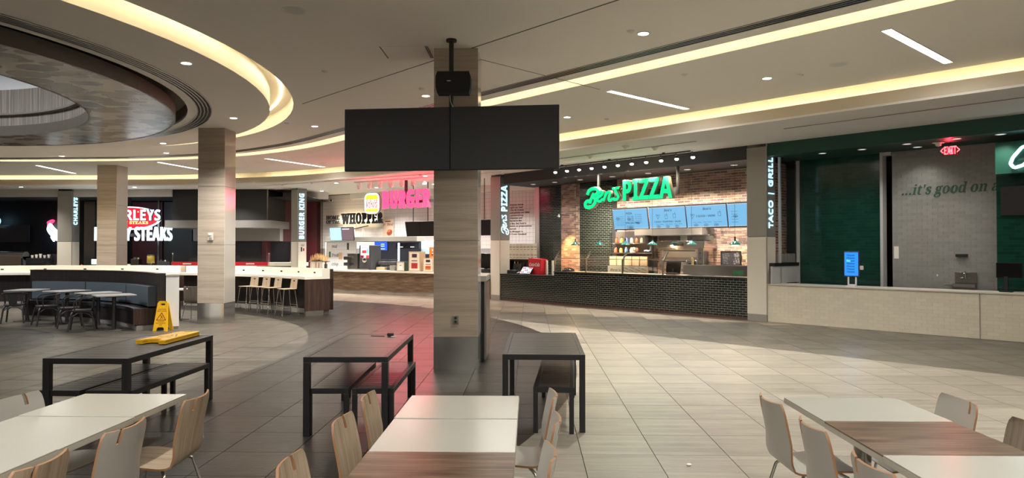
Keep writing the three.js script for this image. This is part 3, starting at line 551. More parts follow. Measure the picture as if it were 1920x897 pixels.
  // menu boards
  const menus = [g => { g.font = 'bold 34px sans-serif'; g.fillText('PIZZA', 200, 78); g.fillText('SPECIALTIES', 180, 200); g.font = '15px sans-serif'; for (let i = 0; i < 5; i++) { g.fillText('Cheese  Pepperoni', 40, 110 + i * 26); g.fillText('Garden  Veggie', 210, 105 + i * 15); g.fillText('Extra toppings', 330, 90 + i * 24); g.fillText('Slice  Whole pie', 190, 225 + i * 12); } oval(g, 70, 130); oval(g, 240, 140); oval(g, 370, 190); oval(g, 250, 250); },
    g => { g.font = 'italic bold 40px serif'; g.fillText("Ben's", 220, 62); g.font = 'bold 27px sans-serif'; g.fillText('1 SLICE + FOUNTAIN + SALAD', 70, 195); slice(g, 130, 120); glassIcon(g, 245, 120); glassIcon(g, 360, 110); g.font = '14px sans-serif'; for (const x of [100, 230, 360]) { g.fillText('Cheese  Topping', x - 10, 222); oval(g, x + 25, 245); } },
    g => { g.font = 'italic bold 40px serif'; g.fillText("Ben's", 215, 66); g.font = 'bold 30px sans-serif'; g.fillText('2 SLICES + DRINK', 125, 145); slice(g, 80, 130); glassIcon(g, 425, 110); g.font = '14px sans-serif'; for (const x of [90, 220, 350]) { g.fillText('Cheese  Topping', x - 10, 210); oval(g, x + 25, 240); } },
    g => { g.font = 'bold 34px sans-serif'; g.fillText('FAVORITES', 260, 70); g.fillText('SIDES', 250, 190); g.font = '15px sans-serif'; for (let i = 0; i < 5; i++) { g.fillText('Garlic knots', 40, 100 + i * 30); g.fillText('Wings  Salad', 260, 100 + i * 14); g.fillText('Drinks  Water', 260, 214 + i * 13); } oval(g, 90, 150); oval(g, 330, 170); }];
  function oval(g, x, y) { g.lineWidth = 4; g.beginPath(); g.ellipse(x, y, 26, 13, 0, 0, 7); g.stroke(); g.fillRect(x - 12, y - 3, 24, 6); }
  function slice(g, x, y) { g.lineWidth = 3; g.beginPath(); g.moveTo(x - 28, y - 22); g.lineTo(x + 26, y - 16); g.lineTo(x - 6, y + 32); g.closePath(); g.stroke(); g.beginPath(); g.arc(x - 4, y - 8, 6, 0, 7); g.stroke(); }
  function glassIcon(g, x, y) { g.lineWidth = 3; g.strokeRect(x - 16, y - 14, 32, 44); g.beginPath(); g.moveTo(x - 22, y - 14); g.lineTo(x + 22, y - 14); g.moveTo(x + 4, y - 16); g.lineTo(x + 12, y - 40); g.stroke(); }
  const menuNames = ['listing pizzas, nearest the green tiled wall', 'with slice, fountain and salad combo', 'with two slices and drink combo', 'cut off by the taco column'];
  [-5.56, -4.25, -2.98, -1.71].forEach((u, i) => {
    const tex = picture(512, 272, (g, w, h) => {
      g.fillStyle = '#7cc4f2'; g.fillRect(0, 0, w, h); g.fillStyle = '#f4fbff';
      for (let x = 0; x < w; x += 16) { g.beginPath(); g.moveTo(x, 16); g.lineTo(x + 8, 4); g.lineTo(x + 16, 16); g.fill(); g.beginPath(); g.moveTo(x, h - 16); g.lineTo(x + 8, h - 4); g.lineTo(x + 16, h - 16); g.fill(); }
      g.fillStyle = '#101c2a'; for (let x = 0; x < w; x += 16) { g.beginPath(); g.moveTo(x + 8, 4); g.lineTo(x + 16, 16); g.lineTo(x + 24, 4); g.lineTo(x + 24, 0); g.lineTo(x + 8, 0); g.fill(); g.beginPath(); g.moveTo(x + 8, h - 4); g.lineTo(x + 16, h - 16); g.lineTo(x + 24, h - 4); g.lineTo(x + 24, h); g.lineTo(x + 8, h); g.fill(); }
      g.fillStyle = g.strokeStyle = '#16324c'; menus[i](g);
    });
    const b = thing('menu_board', 'bright blue menu screen ' + menuNames[i], 'menu screen', F.at(u + .635, 2.655, -1.25), T0, 'pizza menu screens'), w = i === 0 ? 1.29 : 1.255;
    const face = new THREE.PlaneGeometry(w - .02, .655).translate(0, 0, .028).rotateX(.18);
    const cs = part('casing', box(w, .69, .05, 0, 0, 0, .006).rotateX(.18), M.black, b);
    part('display_panel', face, new THREE.MeshStandardMaterial({ color: 0x000000, emissive: 0xffffff, emissiveMap: tex, emissiveIntensity: .45, roughness: .4 }), cs);
    part('bracket', bar([0, .1, -.03], [0, .3, -.44], .02), M.black, b);
  });
  glowRect(F, -3.6, 2.62, -1.12, 4.6, .5, C(.35, .68, 1), .4, -.18);
  // oven, hood and shelves at the brick wall
  const oven = thing('pizza_oven', 'stainless deck oven with black handle behind the pizza counter', 'oven', F.at(-3.08, 0, -1.35), T0);
  part('body', bx(-.72, .72, .5, 1.88, -.33, .25, .01), M.steel, oven); part('top_panel', bx(-.78, .78, 1.76, 1.96, -.33, .30, .006), M.steel, oven); part('badge', bx(-.22, .12, 1.82, 1.90, .30, .31), M.black, oven);
  for (const [y0, y1] of [[1.5, 1.72], [1.17, 1.42]]) { const dr = part('door', bx(-.62, .52, y0, y1, .25, .275, .006), M.steelBright, oven); part('door_slot', bx(-.58, .48, y1 - .05, y1 - .02, .275, .280), M.black, dr); if (y0 < 1.3) part('handle', tube([[.22, 1.42, .28], [.24, 1.36, .34], [.44, 1.36, .34], [.46, 1.42, .28]], .018, 16), M.black, dr); }
  const cp = part('control_panel', bx(.56, .70, 1.08, 1.74, .25, .27), M.charcoal, oven);
  for (let i = 0; i < 4; i++) part('knob', cyl(.025, .025, .03, 0, 0, 0, 14).rotateX(Math.PI / 2).translate(.63, 1.18 + i * .15, .27), M.black, cp); part('stand', bx(-.7, .7, 0, .5, -.3, .2), M.steelDark, oven);
  const hood = thing('extractor_hood', 'grey extractor hood with a bright front edge above the oven', 'hood', F.at(-3.1, 0, -1.40), T0);
  part('hood_shell', bx(-1.55, .72, 2.14, 2.32, -.3, .34), std(C(.14, .125, .11), .5), hood); part('lit_edge', bx(-.95, .92, 2.11, 2.14, .28, .36), M.steelBright, hood); part('baffle_filter', bx(-.86, .9, 1.98, 2.11, .05, .09), M.steelDark, hood); part('notice_sheet', bx(-.12, .10, 1.96, 2.12, .095, .10), M.paper, hood);
  const sh = thing('wall_shelf', 'dark bracketed wall shelves with toppings jars beside the oven', 'shelf', F.at(-5.05, 0, -1.55), T0);
  part('backboard', bx(-.78, .78, .95, 2.28, -.15, -.13), std(C(.09, .07, .06), .7), sh); for (const y of [1.62, 1.92]) part('shelf_board', bx(-.78, .80, y - .03, y, -.13, .17, .003), M.steelDark, sh); part('work_bench', bx(-.78, .82, .90, .96, -.13, .30), M.steel, sh); for (const u of [-.76, .80]) part('upright', bx(u - .015, u + .015, .5, 2.2, .12, .15), M.black, sh);
  const jarCols = [[.55, .12, .06], [.5, .36, .1], [.10, .16, .34], [.42, .42, .38], [.30, .10, .05], [.62, .5, .3]];
  const jarWords = ['red', 'amber', 'blue', 'pale', 'brown', 'straw-coloured'];
  for (let i = 0; i < 11; i++) {
    const up = i < 6, u = up ? -5.62 + i * .19 : -5.66 + (i - 6) * .2, hgt = up ? .16 : .15, c = jarCols[i % 6];
    const j = thing('jar', `${jarWords[i % 6]} storage jar on the ${up ? 'upper' : 'lower'} shelf beside the oven, place ${['one', 'two', 'three', 'four', 'five', 'six'][up ? i : i - 6]} from the green wall`, 'jar', F.at(u, up ? 1.92 : 1.62, -1.47), T0, 'jars on the pizza shop shelves');
    part('jar_body', lathe([[0, 0], [.05, 0], [.055, .02], [.055, hgt - .05], [.035, hgt - .02], [.035, hgt], [0, hgt]], 16), std(C(...c), .3), j); part('lid', cyl(.038, .038, .02, 0, hgt, 0, 16), M.steel, j);
  }
  const boardTex = picture(256, 64, g => { g.fillStyle = '#8f8c7e'; g.fillRect(0, 0, 256, 64); g.fillStyle = '#2c2c28'; g.font = 'italic bold 26px serif'; g.fillText("Ben's", 14, 42); for (let i = 0; i < 60; i++) { g.fillRect(90 + (i * 37) % 150, 8 + (i * 17) % 46, 3 + i % 9, 2); } });
  single('printed_board', bx(-.7, .82, .0, .25, 0, .012), std(0xffffff, .6, { map: boardTex }), 'pale printed board leaning below the jar shelf', 'board', F.at(-5.08, .965, -1.22), T0);
  for (let i = 0; i < 5; i++) single('pizza_box', box(.26, .28, .05, 0, .14, 0, .003), M.cardboard, `upright pale pizza box, ${['first', 'second', 'third', 'fourth', 'fifth'][i]} under the lower jar shelf from the green wall`, 'box', F.at(-5.68 + i * .29, 1.225, -1.36), T0, 'upright boxes under the jar shelf');
  const scooter = thing('toy_scooter', 'small pale blue model scooter on the lower shelf', 'model', F.at(-4.42, 1.62, -1.42), T0);
  part('body', tube([[-.13, .06, 0], [-.04, .07, 0], [.02, .05, 0], [.09, .09, 0], [.10, .2, 0]], .026, 20), std(C(.35, .47, .66), .3), scooter); for (const x of [-.1, .11]) part('wheel', new THREE.TorusGeometry(.03, .012, 8, 18).translate(x, .04, 0), M.black, scooter); part('seat', box(.09, .025, .04, -.08, .11, 0, .01), M.black, scooter);
  single('kitchen_scale', [lathe([[0, 0], [.07, 0], [.06, .03], [.02, .05], [0, .05]], 18), cyl(.06, .06, .03, 0, 0, 0, 20).rotateX(Math.PI / 2).translate(0, .11, 0)], M.steelBright, 'small round dial scale hanging between jars and scooter', 'scale', F.at(-4.86, 1.62, -1.36), T0);
  const pic = thing('framed_picture', 'black framed dark picture on the brick wall above the prep counter', 'picture', F.at(-1.86, 1.48, -1.69), T0);
  part('picture_frame', [bx(-.30, .30, .17, .20, 0, .03), bx(-.30, .30, -.20, -.17, 0, .03), bx(-.30, -.27, -.17, .17, 0, .03), bx(.27, .30, -.17, .17, 0, .03)], M.black, pic); part('print', new THREE.PlaneGeometry(.54, .34).translate(0, 0, .012), std(0xffffff, .3, { map: picture(128, 80, g => { g.fillStyle = '#3a3a42'; g.fillRect(0, 0, 128, 80); for (let i = 0; i < 40; i++) { g.fillStyle = ['#56565f', '#2a2a30', '#77777c'][i % 3]; g.fillRect((i * 41) % 120, (i * 29) % 74, 6 + i % 14, 5 + i % 9); } }) }), pic);
  const prep = thing('prep_counter_guard', 'stainless counter guard box with a green card beside the taco column', 'guard', F.at(0, 1.03, -.22), T0);
  part('guard_front', bx(-2.45, -.60, .02, .275, -.02, 0, .004), M.steel, prep); part('guard_end', bx(-2.45, -2.43, .02, .275, -.45, -.02), M.steel, prep); part('guard_cap', bx(-2.46, -.59, .275, .29, -.1, .01), M.steelBright, prep); part('green_card', [bx(-1.0, -.87, .04, .17, 0, .004), bx(-.86, -.73, .04, .17, 0, .004)], std(C(.02, .16, .07), .6), prep, 'green folded card');
  const mixer = thing('till_screen', 'dark counter till with angled screen beyond the glass guard', 'till', F.at(-2.95, 1.03, -.5), T0); part('base', box(.3, .06, .25, 0, .03, 0, .01), M.black, mixer); part('display_panel', box(.46, .3, .025, 0, .2, 0, .006).rotateX(-.15), M.blackGloss, mixer); part('neck', box(.06, .14, .06, 0, .1, -.03), M.black, mixer);
  single('pepper_mill', lathe([[0, 0], [.035, 0], [.03, .05], [.02, .1], [.032, .14], [.02, .18], [0, .19]], 16), M.brassy, 'golden pepper mill standing on the steel guard', 'pepper mill', F.at(-2.2, 1.32, -.27), T0);
  // things on the low counter
  const red = thing('drink_cooler_box', 'bright red box with white script lettering on the pizza counter', 'box', F.at(-8.05, .895, -.40), T0);
  part('box_body', upright([[-.30, 0], [.27, 0], [.30, .50], [-.27, .53]], .3, -.15, [], .006), M.red, red); letters(red, 'Coca-Cola', serifBold, .085, M.whitePaint, { depth: .004, width: .48, slant: .25, at: [-.0, .27, .158], seg: 3 });
  const tab = thing('counter_tablet', 'tilted tablet with a pale picture menu on the low pizza counter', 'tablet', F.at(-8.34, .895, -.18), T0);
  part('stand', box(.16, .02, .16, 0, .01, -.02, .005), M.black, tab); part('tablet_case', box(.50, .30, .02, 0, 0, 0, .006).rotateX(-.7).translate(0, .13, 0), M.black, tab);
  part('display_panel', new THREE.PlaneGeometry(.46, .26).translate(0, 0, .012).rotateX(-.7).translate(0, .13, 0), new THREE.MeshStandardMaterial({ color: 0, emissive: 0xffffff, emissiveIntensity: .8, emissiveMap: picture(128, 80, g => { g.fillStyle = '#dfe6ea'; g.fillRect(0, 0, 128, 80); for (let i = 0; i < 18; i++) { g.fillStyle = ['#c03a30', '#3b4a7a', '#d8b07a', '#7fb8d8'][i % 4]; g.fillRect(6 + (i % 6) * 20, 6 + Math.floor(i / 6) * 25, 15, 18); } }) }), tab);
  for (let i = 0; i < 4; i++) { const k = i % 2, s2 = thing('cup_stack', `white paper cup stack, ${['tall one nearest the red box', 'short one in front of the red box', 'tall one by the glass guard', 'short one by the glass guard'][i]}`, 'cups', F.at(-7.68 + .13 * i, .895, k ? -.32 : -.45), T0, 'paper cup stacks'); for (let q = 0; q < (k ? 4 : 6); q++) part('cup', lathe([[.03, 0], [.042, .09], [.045, .092], [.04, .09], [.028, .004], [0, .004]], 14).translate(0, q * .075, 0), M.paper, s2); }
  const till = thing('till_block', 'low black till at the end of the pizza counter beside the column', 'till', F.at(-9.1, .895, -.4), T0); part('drawer', box(.42, .12, .4, 0, .06, 0, .01), M.black, till); part('display_panel', box(.34, .22, .02, 0, .24, .0, .006).rotateX(-.3), M.blackGloss, till); part('neck', box(.05, .14, .05, 0, .16, -.05), M.black, till);
  const pay = thing('card_terminal', 'grey card terminal lying on the low pizza counter', 'card terminal', F.at(-8.72, .895, -.22), T0); part('body', box(.1, .05, .2, 0, .04, 0, .012).rotateX(.3), M.charcoal, pay); part('keypad', box(.07, .006, .09, 0, .072, .03).rotateX(.3), M.greyStone, pay);
  single('napkin_holder', box(.1, .16, .12, 0, .08, 0, .01), M.cardboard, 'tan napkin holder beside the card terminal', 'holder', F.at(-8.55, .895, -.35), T0);
  single('covered_dish', lathe([[0, .12], [.10, .11], [.19, .06], [.21, 0], [0, 0]], 24), M.blackGloss, 'dark domed dish just inside the glass guard', 'dish', F.at(-6.75, 1.03, -.45), T0);
  // printed boxes and bottles behind
  const rackU = -9.62;
  const rack = thing('bottle_shelf', 'dark two tier shelf behind the low pizza counter', 'shelf', F.at(rackU, 0, -1.3), T0); part('shelf_board', bx(-.72, .60, 1.33, 1.37, -.2, .12), M.black, rack); part('shelf_board', bx(-.72, .60, .95, .98, -.2, .12), M.black, rack); part('rear_panel', bx(-.72, .60, .0, 1.33, -.22, -.20), std(C(.07, .045, .03), .7), rack); for (const u of [-.70, .58]) part('upright', bx(u - .02, u + .02, 0, 1.37, -.2, .12), M.black, rack);
  const boxTex = picture(128, 128, g => { g.fillStyle = '#cfc8b4'; g.fillRect(0, 0, 128, 128); g.fillStyle = '#25221d'; g.font = 'italic bold 40px serif'; g.fillText("Ben's", 14, 70); g.fillRect(20, 96, 88, 7); g.beginPath(); g.arc(64, 26, 12, 0, 7); g.stroke(); });
  const boxMat = std(0xffffff, .8, { map: boxTex });
  for (let r = 0; r < 2; r++) for (let k = 0; k < 7; k++) single('printed_box', box(.168, .275, .16, 0, .1375, 0, .003), boxMat, `cream printed takeaway box, ${r ? 'upper' : 'lower'} row place ${['one', 'two', 'three', 'four', 'five', 'six', 'seven'][k]} behind the till`, 'box', F.at(-10.2 + k * .18, 1.37 + r * .28, -1.3), T0, 'printed boxes above the bottles');
  for (let k = 0; k < 7; k++) single('sauce_bottle', lathe([[0, 0], [.04, 0], [.042, .02], [.042, .17], [.016, .23], [.016, .30], [0, .30]], 14), k < 2 ? M.brassy : M.black, `${k < 2 ? 'amber' : 'dark'} sauce bottle, ${['first', 'second', 'third', 'fourth', 'fifth', 'sixth', 'seventh'][k]} from the column under the printed boxes`, 'bottle', F.at(-10.05 + k * .16, .98, -1.28), T0, 'bottles under the printed boxes');
}

// ───────── taco and drink unit ─────────
{
  const F = FT, T0 = F.turn;
  struct('wall_taco_fascia', bx(0, 9, 3.97, 4.27, -.15, 0), M.greenPaint, F.at(0, 0, -.02), T0);
  struct('ceiling', bx(-.05, 9, 3.97, 4.01, -3.2, -.15), M.greenDark, F.at(0, 0, -.02), T0);
  const c = thing('tiled_counter', 'long ivory subway-tiled counter of the closed green shop', 'counter', F.at(0, 0, 0), T0);
  part('counter_body', bx(.0, 8.55, 0, .875, -.70, -.012), std(C(.60, .55, .45), .8), c);
  tiles(c, 'tile', { x0: .004, x1: 8.55, y0: .004, y1: .872, z: -.012, tw: .204, th: .0725, gap: .0022, t: .004, mats: ivoryTile });
  part('counter_top', bx(-.0, 8.56, .875, .905, -.73, .015, .004), M.creamEdge, c); part('joint_trim', bx(4.27, 4.285, 0, .875, -.004, .006), M.greyStone, c);
  // side wall with a window into the pizza shop
  const sw = structGroup('wall_taco_side', F.at(.12, 0, 0), T0);
  mesh('lower_panel', bx(-.05, 0, .91, 1.32, -1.5, -.02), M.frameGrey, sw); mesh('frame_post', bx(-.05, .02, 0, 3.97, -1.52, -1.45), M.frameGrey, sw); mesh('frame_post', bx(-.05, 0, 0, 3.97, -.5, -.44), M.frameGrey, sw); mesh('bottom_rail', bx(-.20, .015, 1.32, 1.40, -1.46, -.1), M.black, sw); 
  for (let i = 0; i < 6; i++) single('menu_folder', box(.13, .22, .10, 0, .11, 0, .004), M.greyStone, `grey upright folder, ${['first', 'second', 'third', 'fourth', 'fifth', 'sixth'][i]} behind the little side window`, 'folder', F.at(.02, 1.405, -.55 - i * .15), T0 + Math.PI / 2, 'folders behind the side window');
  struct('window_1', bx(.085, .095, 1.40, 3.97, -1.46, -.45), M.glass, F.at(.0, 0, 0), T0);
  // back walls
  const gw = structGroup('wall_taco_green', F.at(0, 0, -1.5), T0); mesh('wall_core', bx(.10, 2.06, 0, 3.97, -.15, 0), M.greenDark, gw);
  tiles(gw, 'tile', { x0: .17, x1: 2.06, y0: .9, y1: 3.97, tw: .204, th: .0725, gap: .003, t: .010, mats: forestTile, uneven: .0012 });
  const ww = structGroup('wall_taco_white', F.at(0, 0, -1.5), T0); mesh('wall_core', bx(2.28, 4.32, 0, 3.97, -.15, 0), M.greyStone, ww);
  tiles(ww, 'tile', { x0: 2.28, x1: 4.32, y0: .75, y1: 3.97, tw: .204, th: .0725, gap: .0025, t: .010, mats: greyTile, uneven: .0008 });
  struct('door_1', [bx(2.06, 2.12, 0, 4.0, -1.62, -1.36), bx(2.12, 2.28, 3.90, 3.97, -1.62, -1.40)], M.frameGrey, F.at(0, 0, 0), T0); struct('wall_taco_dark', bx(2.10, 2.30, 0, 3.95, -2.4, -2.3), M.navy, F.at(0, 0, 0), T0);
  const gr = structGroup('wall_taco_right', F.at(0, 0, -1.25), T0); mesh('wall_core', bx(4.32, 8.6, 0, 3.97, -.15, 0), M.greenDark, gr);
  tiles(gr, 'tile', { x0: 4.32, x1: 5.6, y0: .9, y1: 3.25, tw: .204, th: .0725, gap: .003, t: .010, mats: forestTile, limit: 200 });
  struct('wall_taco_sign_box', bx(4.44, 8.6, 3.22, 3.84, -.66, -.55), M.greenFascia, F.at(0, 0, 0), T0);
  struct('wall_taco_end', bx(8.6, 8.75, 0, 4.27, -2.4, .1), M.greenDark, F.at(0, 0, 0), T0);
  const s = thing('script_sign', 'white glowing script letter on the green sign band at the picture edge', 'sign', F.at(0, 0, -.50), T0);
  part('letter', tube([[5.0, 3.74, 0], [4.88, 3.70, 0], [4.74, 3.52, 0], [4.70, 3.40, 0], [4.76, 3.32, 0], [4.90, 3.36, 0], [5.02, 3.5, 0]], .032, 40, 8).scale(1, 1, .6), whiteNeon, s); part('letter', tube([[5.12, 3.3, 0], [5.2, 3.5, 0], [5.3, 3.5, 0], [5.32, 3.3, 0], [5.45, 3.32, 0]], .03, 40, 8).scale(1, 1, .6), whiteNeon, s); part('backing', bx(4.66, 5.5, 3.45, 3.5, -.04, -.02), M.greenFascia, s);
  glowRect(F, 5.1, 3.52, -.42, .9, .35, C(.75, .92, 1), 1.2);
  const sl = thing('wall_slogan', 'dark green script slogan lettered on the grey tiled wall', 'lettering', F.at(0, 0, -1.484), T0);
  letters(sl, "...it's good on a", serifBold, .165, std(C(.02, .075, .045), .5), { depth: .006, slant: .22, width: 1.86, centre: false, at: [2.46, 2.96, 0], seg: 4 });
  const ex = thing('exit_sign', 'red lit exit sign with arrows hanging under the green ceiling', 'exit sign', F.at(3.62, 3.70, -.78), T0);
  const exRed = glow(C(1, .12, .14), 1.6, 0x550000);
  letters(ex, '<EXIT>', sansBold, .125, exRed, { depth: .01, width: .36, at: [0, .02, .022] }); part('sign_plate', box(.30, .17, .03, 0, .085, 0, .004), std(C(.12, .012, .015), .4), ex); part('stem', cyl(.012, .012, .1, 0, .17, 0, 8), M.black, ex);
  { const l = new THREE.PointLight(C(1, .05, .08), .35, 0, 2); l.position.set(...F.at(3.62, 3.80, -.70)); scene.add(l); }
  single('ceiling_dome_camera', lathe([[0, -.10], [.05, -.08], [.06, -.03], [.11, -.02], [.11, 0], [0, 0]], 20), M.plasterGrey, 'pale dome fitting on the green ceiling above the exit sign', 'camera', F.at(3.46, 3.97, -.55), T0);
  for (const [u, z, l] of [[1.11, -.5, 'by the taco column'], [1.98, -.5, 'above the green tiled wall'], [2.93, -.35, 'above the grey tiled wall front'], [2.94, -1.0, 'above the grey tiled wall rear'], [3.85, -.3, 'beside the exit sign'], [4.58, -.3, 'over the script sign']]) { const p = F.at(u, 3.97, z); downlight(p[0], -p[2], 'small dim downlight in the green ceiling ' + l, 3.968, .05); }
  // kiosk screen
  const k = thing('order_screen', 'blue lit ordering screen on a white stand on the ivory counter', 'ordering screen', F.at(1.82, .905, -.28), T0);
  part('stand', [bx(-.11, .10, 0, .02, -.08, .08, .004), bx(-.10, -.07, .02, .24, -.05, -.03), bx(.06, .09, .02, .24, -.05, -.03), bx(-.10, .09, .02, .05, -.05, -.03)], M.whitePaint, k); part('casing', box(.335, .57, .035, 0, .50, 0, .014), std(C(.05, .04, .16), .4), k);
  const kt = picture(160, 272, (g, w, h) => { g.fillStyle = '#2f8fe6'; g.fillRect(0, 0, w, h); g.fillStyle = '#0b2c74'; g.font = 'bold 27px sans-serif'; for (let i = 0; i < 7; i++) if (i !== 2) g.fillText('Choose', 24, 44 + i * 32); g.fillStyle = '#7fffe8'; g.font = 'bold 34px sans-serif'; g.fillText('Ne', 22, 110); g.fillStyle = '#0b2c74'; g.font = 'bold 27px sans-serif'; g.fillText('ose', 74, 108); });
  part('display_panel', new THREE.PlaneGeometry(.29, .52).translate(0, .5, .019), new THREE.MeshStandardMaterial({ color: 0, emissive: 0xffffff, emissiveMap: kt, emissiveIntensity: .6 }), k); part('card_reader', box(.07, .09, .05, .215, .42, .01, .012), M.creamMatte, k); part('reader_arm', bar([.16, .40, 0], [.2, .40, 0], .012), M.steel, k); part('cable_loop', new THREE.TorusGeometry(.035, .005, 6, 18).translate(.215, .47, 0), M.black, k);
  glowRect(F, 1.82, 1.40, -.24, .29, .52, C(.2, .55, 1), .9);
  // sink, dispenser, switch
  const sk = thing('wall_sink', 'small steel hand sink on the grey tiled wall', 'sink', F.at(3.72, .88, -1.36), T0);
  part('backsplash', box(.40, .24, .02, 0, .24, -.11, .004), M.steelDark, sk); part('basin', [bx(-.2, .2, .02, .12, .06, .08), bx(-.2, .2, .02, .12, -.12, -.10), bx(-.2, -.18, .02, .12, -.1, .06), bx(.18, .2, .02, .12, -.1, .06), bx(-.2, .2, .0, .02, -.12, .08)], M.steelDark, sk); part('tap', tube([[0, .22, -.1], [0, .34, -.08], [0, .38, -.02], [0, .33, .03]], .012, 18), M.chrome, sk); for (const x of [-.07, .07]) part('tap_handle', box(.05, .014, .014, x, .24, -.08, .004), M.chrome, sk);
  single('side_tray', box(.16, .02, .18, 0, 0, 0, .004), M.steelDark, 'thin steel tray beside the hand sink', 'tray', F.at(3.44, .97, -1.36), T0);
  single('towel_dispenser', [box(.22, .065, .08, 0, 0, .04, .01), box(.03, .012, .02, .07, -.01, .085)], M.black, 'black paper towel dispenser above the hand sink', 'dispenser', F.at(3.65, 1.60, -1.49), T0);
  single('light_switch', box(.025, .05, .012, 0, 0, .006, .003), M.whitePaint, 'white light switch low on the grey tiled wall', 'switch', F.at(3.18, 1.16, -1.49), T0);
  single('paper_notice', box(.10, .28, .004, 0, 0, 0), M.paper, 'pale paper notices taped beside the dark doorway', 'notice', F.at(2.36, 1.66, -1.485), T0);
  const mon = thing('till_monitor', 'dark till monitor on a post at the picture edge', 'monitor', F.at(4.62, .905, -.45), T0); part('post', bx(-.03, .03, 0, .3, -.03, .03), M.black, mon); part('display_panel', box(.42, .30, .04, .05, .42, 0, .01), M.blackGloss, mon); part('base', box(.2, .02, .2, 0, .01, 0), M.black, mon);
  const tv = thing('wall_screen', 'dark wall screen under the script sign at the picture edge', 'screen', F.at(4.95, 2.72, -1.22), T0); part('display_panel', box(1.1, .60, .04, .0, 0, .02, .008), M.screenOff, tv); part('bracket', box(.3, .2, .03, 0, 0, -.0), M.black, tv);
}

